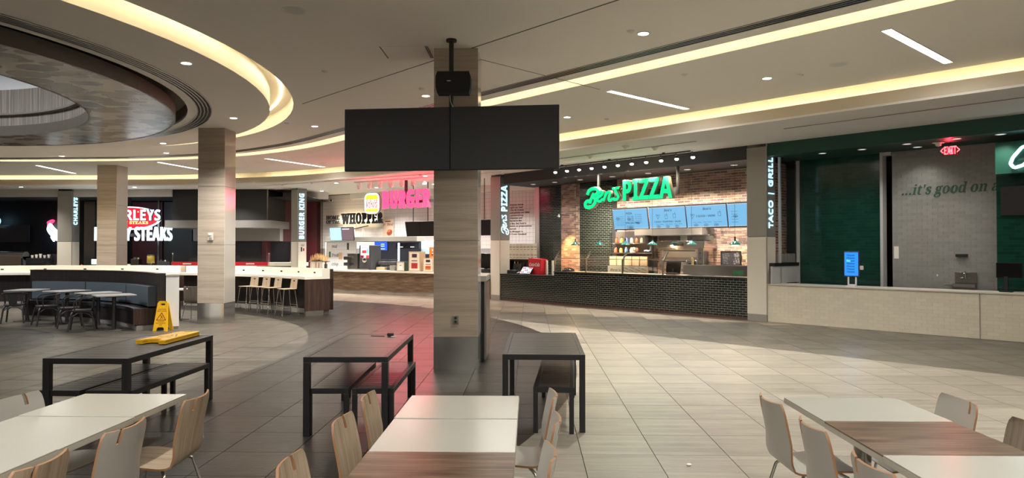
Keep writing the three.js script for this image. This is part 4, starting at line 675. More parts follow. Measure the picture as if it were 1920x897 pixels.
// ───────── burger shop ─────────
{
  const F = FB, T0 = F.turn;
  // white square-tiled back wall
  const wall = structGroup('wall_burger_back', F.at(0, 0, -3.3), T0);
  mesh('wall_core', bx(-4.6, 9.2, 0, 4.27, -.2, 0), M.bkGrout, wall);
  { const n = Math.floor(13.8 / .155), m = Math.floor(2.55 / .155), inst = new THREE.InstancedMesh(box(.148, .148, .008), std(C(.60, .57, .555), .18), n * m), mt = new THREE.Matrix4(); let k = 0; for (let i = 0; i < n; i++) for (let j = 0; j < m; j++) inst.setMatrixAt(k++, mt.makeTranslation(-4.52 + i * .155, 1.82 + j * .155, .004)); inst.name = 'square_tiles'; inst.userData.kind = 'stuff'; setup(inst); wall.add(inst); }
  struct('wall_burger_bulkhead', bx(-2.0, 9, 4.0, 4.27, -3.29, -3.1), M.plasterGrey, F.at(0, 0, 0), T0);
  struct('wall_burger_side', bx(-4.9, -4.6, 0, 4.27, -3.5, -.6), M.maroon, F.at(0, 0, 0), T0);
  struct('trim_10', bx(-4.6, -3.95, 0, 4.0, -3.28, -3.15), std(C(.46, .43, .38), .25, { metalness: 1 }), F.at(0, 0, 0), T0);
  // counter of horizontal planks
  const c = thing('burger_counter', 'low plank-fronted burger counter with a white worktop and stone plinth', 'counter', F.at(0, 0, 0), T0);
  part('counter_body', bx(-1.8, 7.5, .15, .83, -.7, -.02), M.espresso, c); part('counter_top', bx(-1.83, 7.52, .83, .895, -.75, .05, .004), M.whiteSolid, c); part('plinth', uvMetres(bx(-1.8, 7.5, 0, .15, -.68, -.01)), M.stone, c);
  for (let k = 0; k < 3; k++) part('plank', uvMetres(bx(-1.8, 7.5, .155 + k * .225, .375 + k * .225, -.02, .004)), M.woodPlank, c);
  for (const [u, l] of [[-2.2, 'over the printed partition'], [1.0, 'over the soda machine'], [4.0, 'over the display boxes'], [7.0, 'by the printed sentences']]) { const p = F.at(u, 0, -1.6); downlight(p[0], -p[2], 'burger shop ceiling downlight ' + l, 4.268, u > 6 ? .8 : 1.6); }
  // hanging signs
  const s = thing('burger_sign', 'glowing pink fat-lettered burger sign hanging over the counter', 'sign', F.at(0, 0, .22), T0);
  const pink = glow(C(1, .055, .15), 1.15, 0x441018);
  letters(s, 'BURGER KING', sansBold, .47, pink, { depth: .05, bevel: .026, width: 3.98, centre: false, at: [2.98, 3.26, 0], track: 1.05 }); part('raceway', bx(2.95, 6.95, 3.42, 3.52, -.1, -.05), M.charcoal, s); for (const u of [4.05, 6.6]) part('hanger_post', bx(u - .05, u + .05, 3.4, 4.27, -.12, -.06), M.charcoal, s);
  glowRect(F, 4.95, 3.5, .42, 3.9, .5, C(1, .03, .09), 8.0); glowRect(F, 4.95, 3.84, .30, 3.9, .2, C(1, .04, .10), 4.5, Math.PI / 2);
  const bun = thing('bun_emblem', 'round-cornered white emblem with orange bun halves beside the pink sign', 'sign', F.at(2.48, 3.46, .26), T0);
  const cap = (w, y0, y1, r) => { const sh = new THREE.Shape(); sh.moveTo(-w, y0); sh.lineTo(w, y0); sh.lineTo(w, y1 - r); sh.quadraticCurveTo(w, y1, w - r, y1); sh.lineTo(-w + r, y1); sh.quadraticCurveTo(-w, y1, -w, y1 - r); sh.closePath(); return sh; };
  const rr = (w, h, r) => { const sh = new THREE.Shape(); sh.moveTo(-w + r, -h); sh.lineTo(w - r, -h); sh.quadraticCurveTo(w, -h, w, -h + r); sh.lineTo(w, h - r); sh.quadraticCurveTo(w, h, w - r, h); sh.lineTo(-w + r, h); sh.quadraticCurveTo(-w, h, -w, h - r); sh.lineTo(-w, -h + r); sh.quadraticCurveTo(-w, -h, -w + r, -h); return sh; };
  const ex = (sh, d, z) => new THREE.ExtrudeGeometry(sh, { depth: d, bevelEnabled: false, curveSegments: 8 }).translate(0, 0, z);
  part('case', ex(rr(.38, .40, .26), .1, -.1), M.greyPanel, bun); part('lit_face', ex(rr(.37, .39, .25), .01, 0), glow(C(1, .97, .95), 1.0, 0xffffff), bun);
  const orange = glow(C(1, .42, .02), 1.1, 0x884400), redText = glow(C(.85, .10, .08), .9, 0x661111);
  part('upper_bun', ex(cap(.31, .16, .33, .16), .006, .01), orange, bun); part('lower_bun', ex(cap(.31, .20, .32, .1), .006, .01).rotateZ(Math.PI), orange, bun);
  letters(bun, 'BURGER', sansBold, .12, redText, { depth: .005, width: .60, at: [0, .015, .01], seg: 3 }); letters(bun, 'KING', sansBold, .15, redText, { depth: .005, width: .60, at: [0, -.165, .01], seg: 3 });
  glowRect(F, 2.48, 3.46, .36, .6, .7, C(1, .9, .8), .7);
  const w = thing('wall_slogan', 'black slab-serif letters mounted on the white tiled burger wall', 'lettering', F.at(0, 0, -3.02), T0);
  letters(w, 'HOME', serifBold, .135, M.blackMatte, { depth: .03, width: .86, centre: false, at: [-3.42, 3.08, 0], seg: 3, bevel: .003 }); letters(w, 'OF THE', serifBold, .125, M.blackMatte, { depth: .03, width: .90, centre: false, at: [-3.42, 2.89, 0], seg: 3, bevel: .003 }); letters(w, 'WHOPPER', serifBold, .33, M.blackMatte, { depth: .03, width: 2.5, centre: false, at: [-2.42, 2.88, 0], seg: 4, bevel: .026 });
  for (const y of [3.035]) part('rail', bx(-3.4, .05, y, y + .02, -.03, 0), M.black, w); for (const u of [-3.3, -1.7, -.1]) part('standoff', bx(u - .012, u + .012, 3.0, 3.024, -.265, 0), M.black, w);
  single('slogan_backlight', bx(-2.9, -.3, 3.02, 3.05, 0, .015), glow(C(1, .82, .5), 2.5, 0xffffff), 'thin warm strip light hidden behind the black wall letters', 'light', F.at(0, 0, -3.13), T0);
  for (const rx of [.75, -.75]) { const l = new THREE.RectAreaLight(C(1, .80, .48), 26, 2.4, .05); l.rotation.order = 'YXZ'; l.rotation.set(rx, T0, 0); l.position.set(...F.at(-1.6, 3.05 + .02 * Math.sign(rx), -3.11)); scene.add(l); }
  // track and spot heads at the ceiling
  const tr = thing('light_track', 'pinkish lit ceiling track above the burger sign', 'light track', F.at(0, 0, .7), T0); part('rail', bx(2.0, 8.6, 4.235, 4.26, -.02, .02), M.whitePaint, tr); part('second_rail', bx(-2.6, 8.6, 4.25, 4.265, .7, .74), M.whitePaint, tr);
  for (let i = 0; i < 7; i++) { const h = thing('track_spotlight', ['first', 'second', 'third', 'fourth', 'fifth', 'sixth', 'seventh'][i] + ' unlit square spotlight over the burger sign, counted from the bun emblem', 'spotlight', F.at(2.25 + i * .52, 4.235, .7), T0, 'burger shop track spotlights'); part('yoke', [bx(-.08, .08, -.03, -.02, -.02, .02), bx(-.08, -.07, -.22, -.02, -.02, .02), bx(.07, .08, -.22, -.02, -.02, .02)], M.whitePaint, h); part('lamp_head', box(.13, .13, .1, 0, -.18, 0, .01).rotateX(.0), M.whitePaint, h); part('lens', box(.09, .04, .012, 0, -.235, .03), M.black, h); }
  for (const [u, z, l] of [[-1.2, 1.35, 'nearest the cone display'], [.5, 1.4, 'midway along the burger front'], [5.8, 1.45, 'nearest the middle pillar']]) single('ceiling_sprinkler', lathe([[0, -.06], [.05, -.05], [.07, -.01], [.09, 0]], 18), M.plasterGrey, 'round ceiling sensor above the burger shop, ' + l, 'sensor', F.at(u, 4.27, z), T0);
  const cam = thing('wall_camera', 'tiny dark security camera high on the burger wall', 'camera', F.at(-3.35, 4.0, -3.29), T0); part('dome', new THREE.SphereGeometry(.05, 14, 10).translate(0, 0, .05), M.black, cam); part('base', cyl(.06, .06, .03, 0, 0, 0, 16).rotateX(Math.PI / 2).translate(0, 0, .0), M.whitePaint, cam);
  // kitchen opening, hood, posters
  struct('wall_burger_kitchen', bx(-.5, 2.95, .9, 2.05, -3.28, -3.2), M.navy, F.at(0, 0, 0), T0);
  const hood = thing('extractor_hood', 'long grey extractor band above the burger kitchen opening', 'hood', F.at(0, 0, -1.9), T0); part('hood_shell', bx(-2.3, 2.9, 2.05, 2.24, -.5, 0, .006), M.greyPanel, hood); part('hood_lip', bx(-2.3, 2.9, 2.03, 2.05, -.02, .02), M.steel, hood);
  const wallTex = picture(512, 384, g => { g.fillStyle = '#eeeef0'; g.fillRect(0, 0, 512, 384); g.strokeStyle = '#b9b9bf'; for (let i = 0; i < 14; i++) { g.strokeRect(i * 40, -2, 40, 390); } for (let j = 0; j < 10; j++) g.strokeRect(-2, j * 40, 520, 40); g.font = 'italic bold 44px serif'; g.fillStyle = '#1b1b1e'; ['real', 'fresh', 'crisp', 'dairy'].forEach((t, i) => g.fillText(t, 110, 60 + i * 92)); g.fillStyle = '#3a7a45'; g.fillRect(66, 100, 30, 60); g.fillStyle = '#b03028'; g.fillRect(66, 290, 30, 60); g.fillStyle = '#d8b890'; g.fillRect(230, 110, 60, 70); g.fillStyle = '#caa873'; g.fillRect(370, 150, 50, 110); g.fillStyle = '#20402c'; g.fillRect(368, 10, 30, 70); g.fillStyle = '#1b1b1e'; g.fillRect(366, 300, 60, 16); g.fillRect(386, 316, 20, 60); g.fillText('low', 430, 360); });
  single('printed_screen_wall', new THREE.BoxGeometry(1.86, 1.62, .04), std(0xffffff, .45, { map: wallTex }), 'white printed partition with black script words left of the soda machine', 'partition', F.at(-1.46, 1.22, -2.0), T0);
  const lit = thing('menu_board', 'tilted two-tone blue and mauve menu screen below the black letters', 'menu screen', F.at(-.92, 2.37, -1.55), T0);
  part('casing', box(1.40, .58, .05, 0, 0, 0, .008).rotateX(.12), M.blackMatte, lit); const em = (c, k) => glow(C(...c), k, 0x222222); part('display_panel', box(.66, .54, .006, -.345, 0, .03).rotateX(.12), em([.33, .74, 1], .95), lit, 'blue lit half'); part('display_panel', box(.68, .54, .006, .345, 0, .03).rotateX(.12), em([.16, .10, .12], .7), lit, 'mauve half'); part('text_line', box(.4, .03, .002, .27, .21, .036).rotateX(.12), glow(C(1, 1, 1), .9), lit); part('bracket', bar([0, .1, -.03], [0, .4, -1.6], .02), M.black, lit);
  for (const [u, z, l] of [[3.62, -.8, 'over the paper towel boxes'], [4.33, -.8, 'half hidden by the middle pillar'], [6.9, -.8, 'seen between the pillar and the pizza column']]) { const b = thing('menu_board', 'switched-off black menu screen ' + l, 'menu screen', F.at(u, 2.50, z), T0); part('casing', box(.70, .57, .05, 0, 0, 0, .008).rotateX(.2), M.blackMatte, b); part('display_panel', box(.67, .53, .006, 0, 0, .028).rotateX(.2), M.screenOff, b); part('hanger', bar([0, .25, 0], [0, 1.77, 0], .015), M.black, b); }
  const poster = thing('wall_poster', 'tan burger poster with red and brown print on the tiled wall', 'poster', F.at(.18, 2.62, -3.24), T0);
  part('print', new THREE.PlaneGeometry(.62, .82).translate(0, 0, .02), std(0xffffff, .6, { map: picture(128, 170, g => { g.fillStyle = '#c2ab96'; g.fillRect(0, 0, 128, 170); g.fillStyle = '#5a1c18'; g.font = 'italic bold 30px serif'; g.fillText('Jr. Meal', 6, 56); g.fillRect(30, 14, 66, 9); g.fillStyle = '#8a3b2c'; g.beginPath(); g.ellipse(84, 120, 34, 26, -.4, 0, 7); g.fill(); g.fillStyle = '#c56a3e'; g.beginPath(); g.ellipse(76, 104, 20, 12, -.4, 0, 7); g.fill(); }) }), poster); part('poster_board', box(.63, .83, .015, 0, 0, .01), M.paper, poster);
  const ms = thing('kitchen_monitor', 'small bright blue kitchen order monitor', 'monitor', F.at(.55, 1.85, -2.4), T0); part('casing', box(.75, .42, .05, 0, 0, 0, .01), M.black, ms); part('display_panel', box(.70, .37, .006, 0, 0, .028), glow(C(.02, .10, .75), .8), ms); part('text_line', [box(.2, .03, .003, .1, .08, .033), box(.2, .03, .003, .1, 0, .033), box(.25, .03, .003, .1, -.12, .033)], glow(C(.6, .8, 1), 1), ms); part('hanger', bar([0, .2, 0], [0, .4, 0], .015), M.black, ms);
  for (const [u, wd, l] of [[1.75, .6, 'with a pale label above the fryers'], [2.35, .7, 'dark one beside the lit tube']]) { const d = thing('kitchen_monitor', 'hanging kitchen monitor ' + l, 'monitor', F.at(u, 1.86, -2.3), T0); part('casing', box(wd, .26, .05, 0, 0, 0, .01), M.black, d); part('text_line', box(.2, .03, .004, 0, -.05, .028), glow(C(.6, .8, 1), .9), d); part('hanger', bar([0, .12, 0], [0, .36, 0], .015), M.black, d); }
  single('tube_lamp', bx(-.03, .03, 0, 1.05, -.02, .02), glow(C(.75, .92, 1), 2.2, 0xffffff), 'upright cool tube lamp in the burger kitchen', 'lamp', F.at(2.12, .92, -1.7), T0);
  single('window_glow_panel', bx(-.5, .35, 0, .55, -.02, .0), glow(C(.45, .72, .85), .22, 0x99aabb), 'pale lit prep hatch at the end of the burger kitchen', 'hatch', F.at(3.05, 1.52, -2.6), T0);
  glowRect(F, 2.9, 1.75, -2.5, .8, .5, C(.7, .9, 1), 1);
  const soda = thing('soda_machine', 'drinks machine with bright picture screen on the burger counter', 'soda machine', F.at(1.36, .895, -.75), T0);
  part('body', box(.62, .98, .6, 0, .49, -.1, .03), M.charcoal, soda); part('drip_tray', box(.5, .05, .3, 0, .03, .3, .006), M.steelDark, soda); part('nozzle', cyl(.03, .04, .08, 0, .30, .24, 14), M.chrome, soda); part('chrome_ring', new THREE.TorusGeometry(.09, .03, 8, 20).translate(0, .40, .22), M.steelBright, soda);
  part('display_panel', box(.44, .50, .012, 0, .72, .206, .004), new THREE.MeshStandardMaterial({ color: 0, emissive: 0xffffff, emissiveIntensity: 1.1, emissiveMap: picture(128, 160, g => { g.fillStyle = '#eff2f6'; g.fillRect(0, 0, 128, 160); g.fillStyle = '#e0353a'; g.fillRect(20, 60, 70, 40); g.fillStyle = '#63c6d8'; g.fillRect(92, 40, 30, 60); g.fillStyle = '#d9a0b0'; g.fillRect(10, 10, 100, 30); g.fillStyle = '#c23232'; g.fillRect(0, 124, 128, 36); g.fillStyle = '#222'; g.fillRect(6, 128, 34, 28); g.fillStyle = '#9fe0f0'; g.fillRect(50, 128, 34, 28); }) }), soda);
  const ice = thing('drink_brewer', 'stainless twin brewer beside the soda machine', 'brewer', F.at(.62, .895, -.85), T0); part('body', box(.56, .62, .5, 0, .31, 0, .02), M.steelDark, ice); for (const y of [.22, .46]) part('hopper', box(.34, .14, .2, -.2, y, .28, .03), M.black, ice); part('cap', box(.58, .04, .52, 0, .63, 0, .01), M.steel, ice);
  for (const [u, n] of [[1.95, 'brown basket rack of the burger prep line'], [2.5, 'dark wire basket rack of the burger prep line']]) { const r = thing('basket_rack', n, 'rack', F.at(u, .895, -1.0), T0); part('tray', box(.46, .12, .4, 0, .06, 0, .01), u < 2 ? M.cardboard : M.black, r); for (let q = 0; q < 4; q++) part('wire', tube([[-.18 + q * .12, .1, -.15], [-.18 + q * .12, .38, -.1], [-.18 + q * .12, .40, .1], [-.18 + q * .12, .1, .18]], .012, 14, 6), M.black, r); part('basket', box(.4, .16, .3, 0, .26, 0, .03), M.charcoal, r); }
  const boxes = [[3.55, .42, .36, 'cream cup box with dark green frame on the burger counter', 'cup'], [4.22, .56, .74, 'tall tan display box with red burger print on the burger counter', 'burger'], [4.86, .48, .5, 'cream display box with orange print beside the middle pillar', 'orange']];
  for (const [u, wd, h, l, kind] of boxes) { const b = thing('display_box', l, 'display box', F.at(u, .895, -.3), T0); part('box_body', box(wd, h, .3, 0, h / 2, 0, .01), kind === 'cup' ? std(C(.03, .06, .04), .5) : M.cardboard, b); part('print', new THREE.PlaneGeometry(wd * .84, h * .9).translate(0, h / 2, .154), std(0xffffff, .6, { map: picture(96, 128, g => { g.fillStyle = '#ddd3c0'; g.fillRect(0, 0, 96, 128); if (kind === 'cup') { g.fillStyle = '#f3f0e6'; g.fillRect(18, 18, 60, 98); g.fillStyle = '#4b5c4a'; g.fillRect(36, 44, 24, 10); } else { g.fillStyle = '#3a2a22'; g.fillRect(24, 10, 48, 26); g.fillRect(20, 56, 56, 6); g.fillStyle = kind === 'burger' ? '#b8252c' : '#d9641c'; g.fillRect(18, 74, 60, 40); g.fillStyle = '#7a3a20'; g.fillRect(22, 84, 52, 8); } }) }), b); }
  const brd = thing('orange_letter', 'orange block letter ornament on the display box beside the pillar', 'ornament', F.at(4.92, 1.40, -.35), T0); letters(brd, 'B', sansBold, .28, std(C(.8, .22, .03), .5), { depth: .05, at: [0, .02, 0] }); part('foot', box(.2, .02, .08, 0, .01, .02), M.cardboard, brd);
  single('extinguisher_notice', box(.1, .18, .01), M.red, 'small red notice beside the kitchen hatch', 'notice', F.at(3.3, 2.06, -2.6), T0);
  single('small_caddy', box(.26, .2, .2, 0, .1, 0, .01), M.greyPanel, 'small grey caddy next to the cream cup box', 'caddy', F.at(3.05, .895, -.35), T0);
  // ice-cream cone display by the column
  const cd = thing('cone_display', 'glass case of printed tubs topped by a bunch of wafer cones', 'display case', F.at(-1.15, .895, -.5), T0);
  part('case_box', box(.72, .30, .4, 0, .15, 0, .008), std(0xffffff, .4, { map: picture(128, 64, g => { g.fillStyle = '#cdbfb0'; g.fillRect(0, 0, 128, 64); for (let i = 0; i < 40; i++) { g.fillStyle = ['#8a4a3a', '#e6ddd0', '#a33a34', '#6b5a48'][i % 4]; g.fillRect((i * 31) % 124, (i * 13) % 60, 8, 7); } }) }), cd); part('tray', box(.78, .03, .44, 0, .315, 0, .006), M.steelBright, cd);
  for (let i = 0; i < 36; i++) { const a = (i % 9 - 4) * .085, b = Math.floor(i / 9) * .09 - .13; part('wafer_cone', new THREE.ConeGeometry(.045, .22 + .05 * rnd(), 7).rotateZ((rnd() - .5) * .5 - a * .5).translate(a + (rnd() - .5) * .04, .44 + .10 * (1 - Math.abs(a) * 2) + (rnd() - .5) * .06, b), std(C(.45, .27, .11), .7), cd); }
  single('condiment_pump', [lathe([[0, 0], [.06, 0], [.06, .2], [.03, .24], [.03, .30], [0, .30]], 14), bar([0, .3, 0], [.08, .34, 0], .012)], M.black, 'black condiment pump beside the cone display', 'pump', F.at(-.62, .895, -.35), T0);
  // text wall on the side seen between pillar and pizza column
  const story = thing('wall_story', 'block of black printed sentences on the white tiled wall beside the pizza column', 'lettering', F.at(6.42, 0, -3.285), T0);
  ['at your real food tastes better', 'is why we flame-grill our beef', 'over real fire as you do in your', 'own yard. Our beef patties are 100%', 'no additives, no preservatives', 'or flavors. Our tomatoes and', 'onions are freshly cut in the', 'restaurant every day. Our food is', 'free of colors, flavors, or preservatives', 'from artificial sources.', 'That is how every Whopper is', 'made. That’s the Crown Standard'].forEach((tx, i) => part('text_line', new THREE.PlaneGeometry(1.9, .098).translate(.30, 3.46 - i * .105, 0), new THREE.MeshStandardMaterial({ color: 0x15130f, roughness: .6, transparent: true, alphaMap: (() => { const c = document.createElement('canvas'); c.width = 512; c.height = 26; const g = c.getContext('2d'); g.fillStyle = '#000'; g.fillRect(0, 0, 512, 26); g.fillStyle = '#fff'; g.font = 'bold 24px sans-serif'; g.fillText(tx, 2, 20); return new THREE.CanvasTexture(c); })() }), story));
  const till = thing('till_monitor', 'black till monitor on the burger counter between pillar and pizza column', 'monitor', F.at(7.25, .895, -.35), T0); part('neck', bx(-.05, .05, 0, .3, -.06, 0), M.black, till); part('display_panel', box(.42, .52, .04, 0, .42, 0, .01).rotateZ(-.05), M.blackGloss, till); part('base', box(.34, .14, .3, .08, .07, 0, .01), M.black, till);
}

// ───────── steak shop and the dark kitchen beside it ─────────
{
  struct('wall_steak_bulkhead', bx(-28, -15.2, 3.96, 4.27, -28.75, -28.6), M.plasterGrey); struct('wall_steak_bulkhead', bx(-11.0, -9.0, 3.96, 4.27, -30.4, -30.2), M.plasterGrey);
  struct('wall_steak_back', bx(-28, -19.2, 0, 4.27, -31.3, -31.0), M.navy); struct('wall_steak_back', bx(-19.2, -15.3, 0, 4.27, -32.3, -32.0), std(C(.02, .016, .02), .5)); struct('wall_steak_back', bx(-15.3, -8.6, 0, 4.27, -32.3, -32.0), M.maroon);
  struct('ceiling', bx(-28, -9.4, 3.95, 3.96, -32, -28.75), M.blackMatte);
  struct('trim_11', bx(-20.35, -19.85, 0, 3.9, -30.9, -30.7), std(C(.40, .39, .40), .25, { metalness: 1 })); struct('trim_12', bx(-17.0, -16.92, 0, 3.95, -30.9, -30.8), M.steelDark);
  struct('wall_steak_panel', bx(-18.4, -17.0, 0, 3.9, -31.4, -31.2), M.maroon); struct('wall_steak_panel', bx(-16.92, -15.6, 0, 3.9, -31.4, -31.2), std(C(.05, .048, .05), .6));
  const tv = thing('wall_screen', 'dark glossy menu screen on the navy wall at the picture edge', 'screen', [-24.4, 2.43, -30.95]); part('display_panel', box(2.7, .82, .05, 0, 0, .03, .01), M.navyPanel, tv); part('bracket', box(.4, .3, .04), M.black, tv);
  const blob = thing('round_sign', 'cropped pale glowing sign at the picture edge', 'sign', [-24.40, 3.0, -30.6]); part('letter', new THREE.TorusGeometry(.16, .07, 10, 24), paleText, blob); part('backing', box(.9, .08, .04, 0, -.27, -.04), M.greyPanel, blob);
  // rooster emblem
  const ro = thing('rooster_sign', 'glowing white bird emblem with red comb on the navy wall', 'sign', [-22.06, 2.1, -30.8]);
  const shp = p => { const c = new THREE.CatmullRomCurve3(p.map(q => V3(q[0], q[1], 0)), true, 'catmullrom', .4).getPoints(60).slice(0, -1); return c.map(q => [q.x, q.y]); };
  part('body', upright(shp([[-.02, .74], [.10, .82], [.24, .64], [.44, .46], [.62, .40], [.66, .16], [.52, .02], [.40, .0], [.24, .12], [.06, .30], [-.06, .5]]), .05), glow(C(.62, .95, 1), 1.9, 0xffffff), ro); part('tail', upright(shp([[.14, .22], [.24, .16], [.30, .04], [.26, -.04], [.2, .02], [.12, .14]]), .05), glow(C(.62, .95, 1), 1.9, 0xffffff), ro); part('wing_line', tube([[.04, .62, .06], [.14, .5, .06], [.26, .42, .06]], .014, 14, 6), M.navy, ro);
  part('mount', bx(.1, .4, .3, .5, -.2, 0), M.navy, ro); part('comb', upright(shp([[-.04, .66], [.08, .74], [.2, .82], [.28, .92], [.2, .98], [.06, .94], [-.06, .86], [-.04, .76]]), .05), glow(C(1, .03, .10), 1.8, 0x660011), ro);
  // oval and letters
  const ov = thing('oval_sign', 'red and white glowing oval steak sign partly behind the distant pillar', 'sign', [-17.25, 3.06, -29.0]);
  const ell = (a, b, d, z) => new THREE.ExtrudeGeometry(new THREE.Shape(Array.from({ length: 56 }, (_, i) => V2(a * Math.cos(i / 56 * 6.2832), b * Math.sin(i / 56 * 6.2832)))), { depth: d, bevelEnabled: false }).translate(0, 0, z);
  const litWhite = glow(C(.66, .86, 1), .85, 0xffffff), litRed = glow(C(.62, .006, .02), 1.0, 0x550008);
  part('white_rim', ell(1.36, .50, .10, -.1), litWhite, ov); part('red_face', ell(1.30, .45, .012, 0), litRed, ov); letters(ov, 'CHARLEYS', sansBold, .34, M.navy, { depth: .01, bevel: .03, width: 2.85, at: [.04, -.10, .012], seg: 3, name: 'letter_outline' }); letters(ov, 'CHARLEYS', sansBold, .34, litWhite, { depth: .02, bevel: .004, width: 2.75, at: [.04, -.10, .03], seg: 3 }); letters(ov, 'PHILLY STEAKS', serifBold, .09, glow(C(1, .75, .2), 1.2), { depth: .01, width: 1.7, at: [0, -.26, .014], seg: 2 });
  for (let i = -2; i < 3; i++) part('star', new THREE.SphereGeometry(.03, 6, 5).scale(1, 1, .4).translate(i * .2, .35 - .02 * i * i, .016), glow(C(1, .8, .3), 1.2), ov); part('hanger_post', bx(-.03, .03, .5, 1.2, -.1, -.06), M.black, ov);
  const ps = thing('steak_letters', 'row of white glowing block letters below the oval sign', 'sign', [-17.05, 2.11, -29.0]); letters(ps, 'PHILLY STEAKS', sansBold, .43, whiteNeon, { depth: .06, bevel: .008, width: 3.45, seg: 3, at: [0, -.02, 0] }); part('raceway', bx(-1.7, 1.7, .15, .28, -.1, -.05), M.charcoal, ps); part('hanger_post', bx(-.9, -.84, .2, 1.84, -.22, -.18), M.black, ps);
  glowRect(FC, -17.0, 2.7, -28.75, 3.2, .7, C(.8, .93, 1), 1.6);
  // extractor canopy
  const satin = std(C(.27, .26, .245), .45, { metalness: .3 });
  const h = thing('extractor_hood', 'large black kitchen canopy with a steel edge band behind the tall pillar', 'hood', [-13.2, 0, -29.2]);
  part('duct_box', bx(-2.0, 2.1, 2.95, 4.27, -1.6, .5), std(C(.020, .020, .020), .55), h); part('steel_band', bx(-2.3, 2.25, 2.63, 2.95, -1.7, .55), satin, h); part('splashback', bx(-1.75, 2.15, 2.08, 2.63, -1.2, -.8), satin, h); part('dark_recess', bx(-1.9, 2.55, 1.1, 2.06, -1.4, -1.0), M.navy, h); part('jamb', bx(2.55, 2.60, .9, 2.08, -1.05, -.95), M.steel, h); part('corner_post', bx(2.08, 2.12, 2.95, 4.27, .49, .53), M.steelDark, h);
  const c = thing('steak_counter', 'long service counter of the steak shop behind the bar', 'counter', [-17, 0, -28.9]); part('counter_body', bx(-9, 5.3, .1, .95, -.5, .3), M.espresso, c); part('counter_top', bx(-9.05, 5.35, .95, 1.0, -.55, .35), M.whiteSolid, c); part('plinth', bx(-9, 5.3, 0, .1, -.5, .28), M.greyStone, c); part('pass_shelf', bx(5.4, 7.4, 1.0, 1.15, -.6, .1), M.whiteSolid, c); part('pass_base', bx(5.4, 7.4, 0, 1.0, -.6, .1), M.espresso, c);
  for (const [x, w2, l] of [[-14.45, 1.35, 'seen before the tall pillar'], [-11.75, 1.5, 'seen past the tall pillar']]) { const g = thing('sneeze_guard', 'glass guard with a red label strip ' + l, 'sneeze guard', [x, 1.0, -28.6]); part('label_strip', box(w2, .16, .02, 0, .10, .1), M.red, g); part('label_print', box(.36, .05, .006, 0, .10, .114), M.paper, g); part('glass_panel', box(w2, .36, .008, 0, .28, .08).rotateX(0), M.glass, g); for (const s of [-1, 1]) { part('post', bar([s * w2 / 2, 0, 0], [s * w2 / 2, .52, 0], .018), M.steelBright, g); part('finial', new THREE.SphereGeometry(.035, 10, 8).translate(s * w2 / 2, .53, 0), M.chrome, g); } }
  const warm = thing('food_warmer', 'stainless roll-top warmer on the steak counter at the picture edge', 'warmer', [-22.6, 1.0, -28.8]); part('body', box(1.9, .42, .5, 0, .21, 0, .02), M.steel, warm); part('roll_top', cyl(.2, .2, 1.9, 0, -.95, 0, 20).rotateZ(Math.PI / 2).translate(0, .42, -.05), M.steelBright, warm); part('foot_rail', box(1.9, .04, .5, 0, .02, .02), M.black, warm);
  const blk = thing('drink_cabinet', 'black counter cabinet with cups on top beside the grey column', 'cabinet', [-20.95, 1.0, -28.75]); part('body', box(.9, .34, .5, 0, .17, 0, .01), M.black, blk); part('grille', box(.5, .02, .01, 0, .16, .255), M.charcoal, blk);
  for (let i = 0; i < 5; i++) single('cup_stack', lathe([[.04, 0], [.06, .12 + .03 * (i % 3)], [.05, .12 + .03 * (i % 3)], [0, .11]], 12), M.paper, `small pale cup, ${['first', 'second', 'third', 'fourth', 'fifth'][i]} on top of the black counter cabinet`, 'cup', [-21.3 + i * .18, 1.34, -28.75], 0, 'cups on the black cabinet');
  single('blender', [lathe([[0, 0], [.1, 0], [.09, .14], [.06, .2], [.1, .5], [0, .52]], 16)], M.blackGloss, 'black blender jug beside the grey column', 'blender', [-20.25, 1.0, -28.6]);
  const td = thing('till_screen', 'small bright pale till screen right of the grey column', 'till', [-18.55, 1.0, -28.75]); part('stand', box(.14, .05, .14, 0, .025, 0), M.black, td); part('display_panel', box(.34, .22, .03, 0, .18, 0, .008), glow(C(.55, .85, 1), 1.2), td);
  single('status_light', new THREE.SphereGeometry(.03, 10, 8).translate(0, .03, 0), glow(C(1, .04, .04), 2), 'tiny red status light beside the bright till screen', 'light', [-19.05, 1.0, -28.6]);
  for (const [x, l, m] of [[-18.05, 'cloudy drink dispenser beside the distant pillar', M.paper], [-16.15, 'yellow lemonade dispenser under the steak letters', std(C(.55, .42, .08), .3)]]) { const d = thing('drink_dispenser', l, 'dispenser', [x, 1.0, -28.75]); part('tank', lathe([[0, .12], [.15, .12], [.15, .42], [.13, .44], [0, .44]], 20), m, d); part('base', cyl(.12, .12, .12, 0, 0, 0, 18), M.steel, d); part('lid', cyl(.15, .13, .05, 0, .44, 0, 18), M.charcoal, d); }
  for (const [x, w2, h2, m, l] of [[-16.75, .34, .3, M.steel, 'steel brewer with dark lids under the steak letters'], [-15.6, .4, .2, M.charcoal, 'dark utensil box at the end of the steak counter'], [-17.4, .9, .08, M.whiteSolid, 'white serving tray stack below the oval sign'], [-10.0, .3, .26, M.charcoal, 'dark machine before the maroon wall']]) { const d = thing('counter_machine', l, 'appliance', [x, x > -11 ? 1.15 : 1.0, x > -11 ? -29.0 : -28.72]); part('body', box(w2, h2, .3, 0, h2 / 2, 0, .01), m, d); part('lid', cyl(.08, .06, .08, -w2 * .2, h2, 0, 14), M.black, d); part('lid', cyl(.06, .05, .06, w2 * .22, h2, 0, 14), M.steelBright, d); }
}

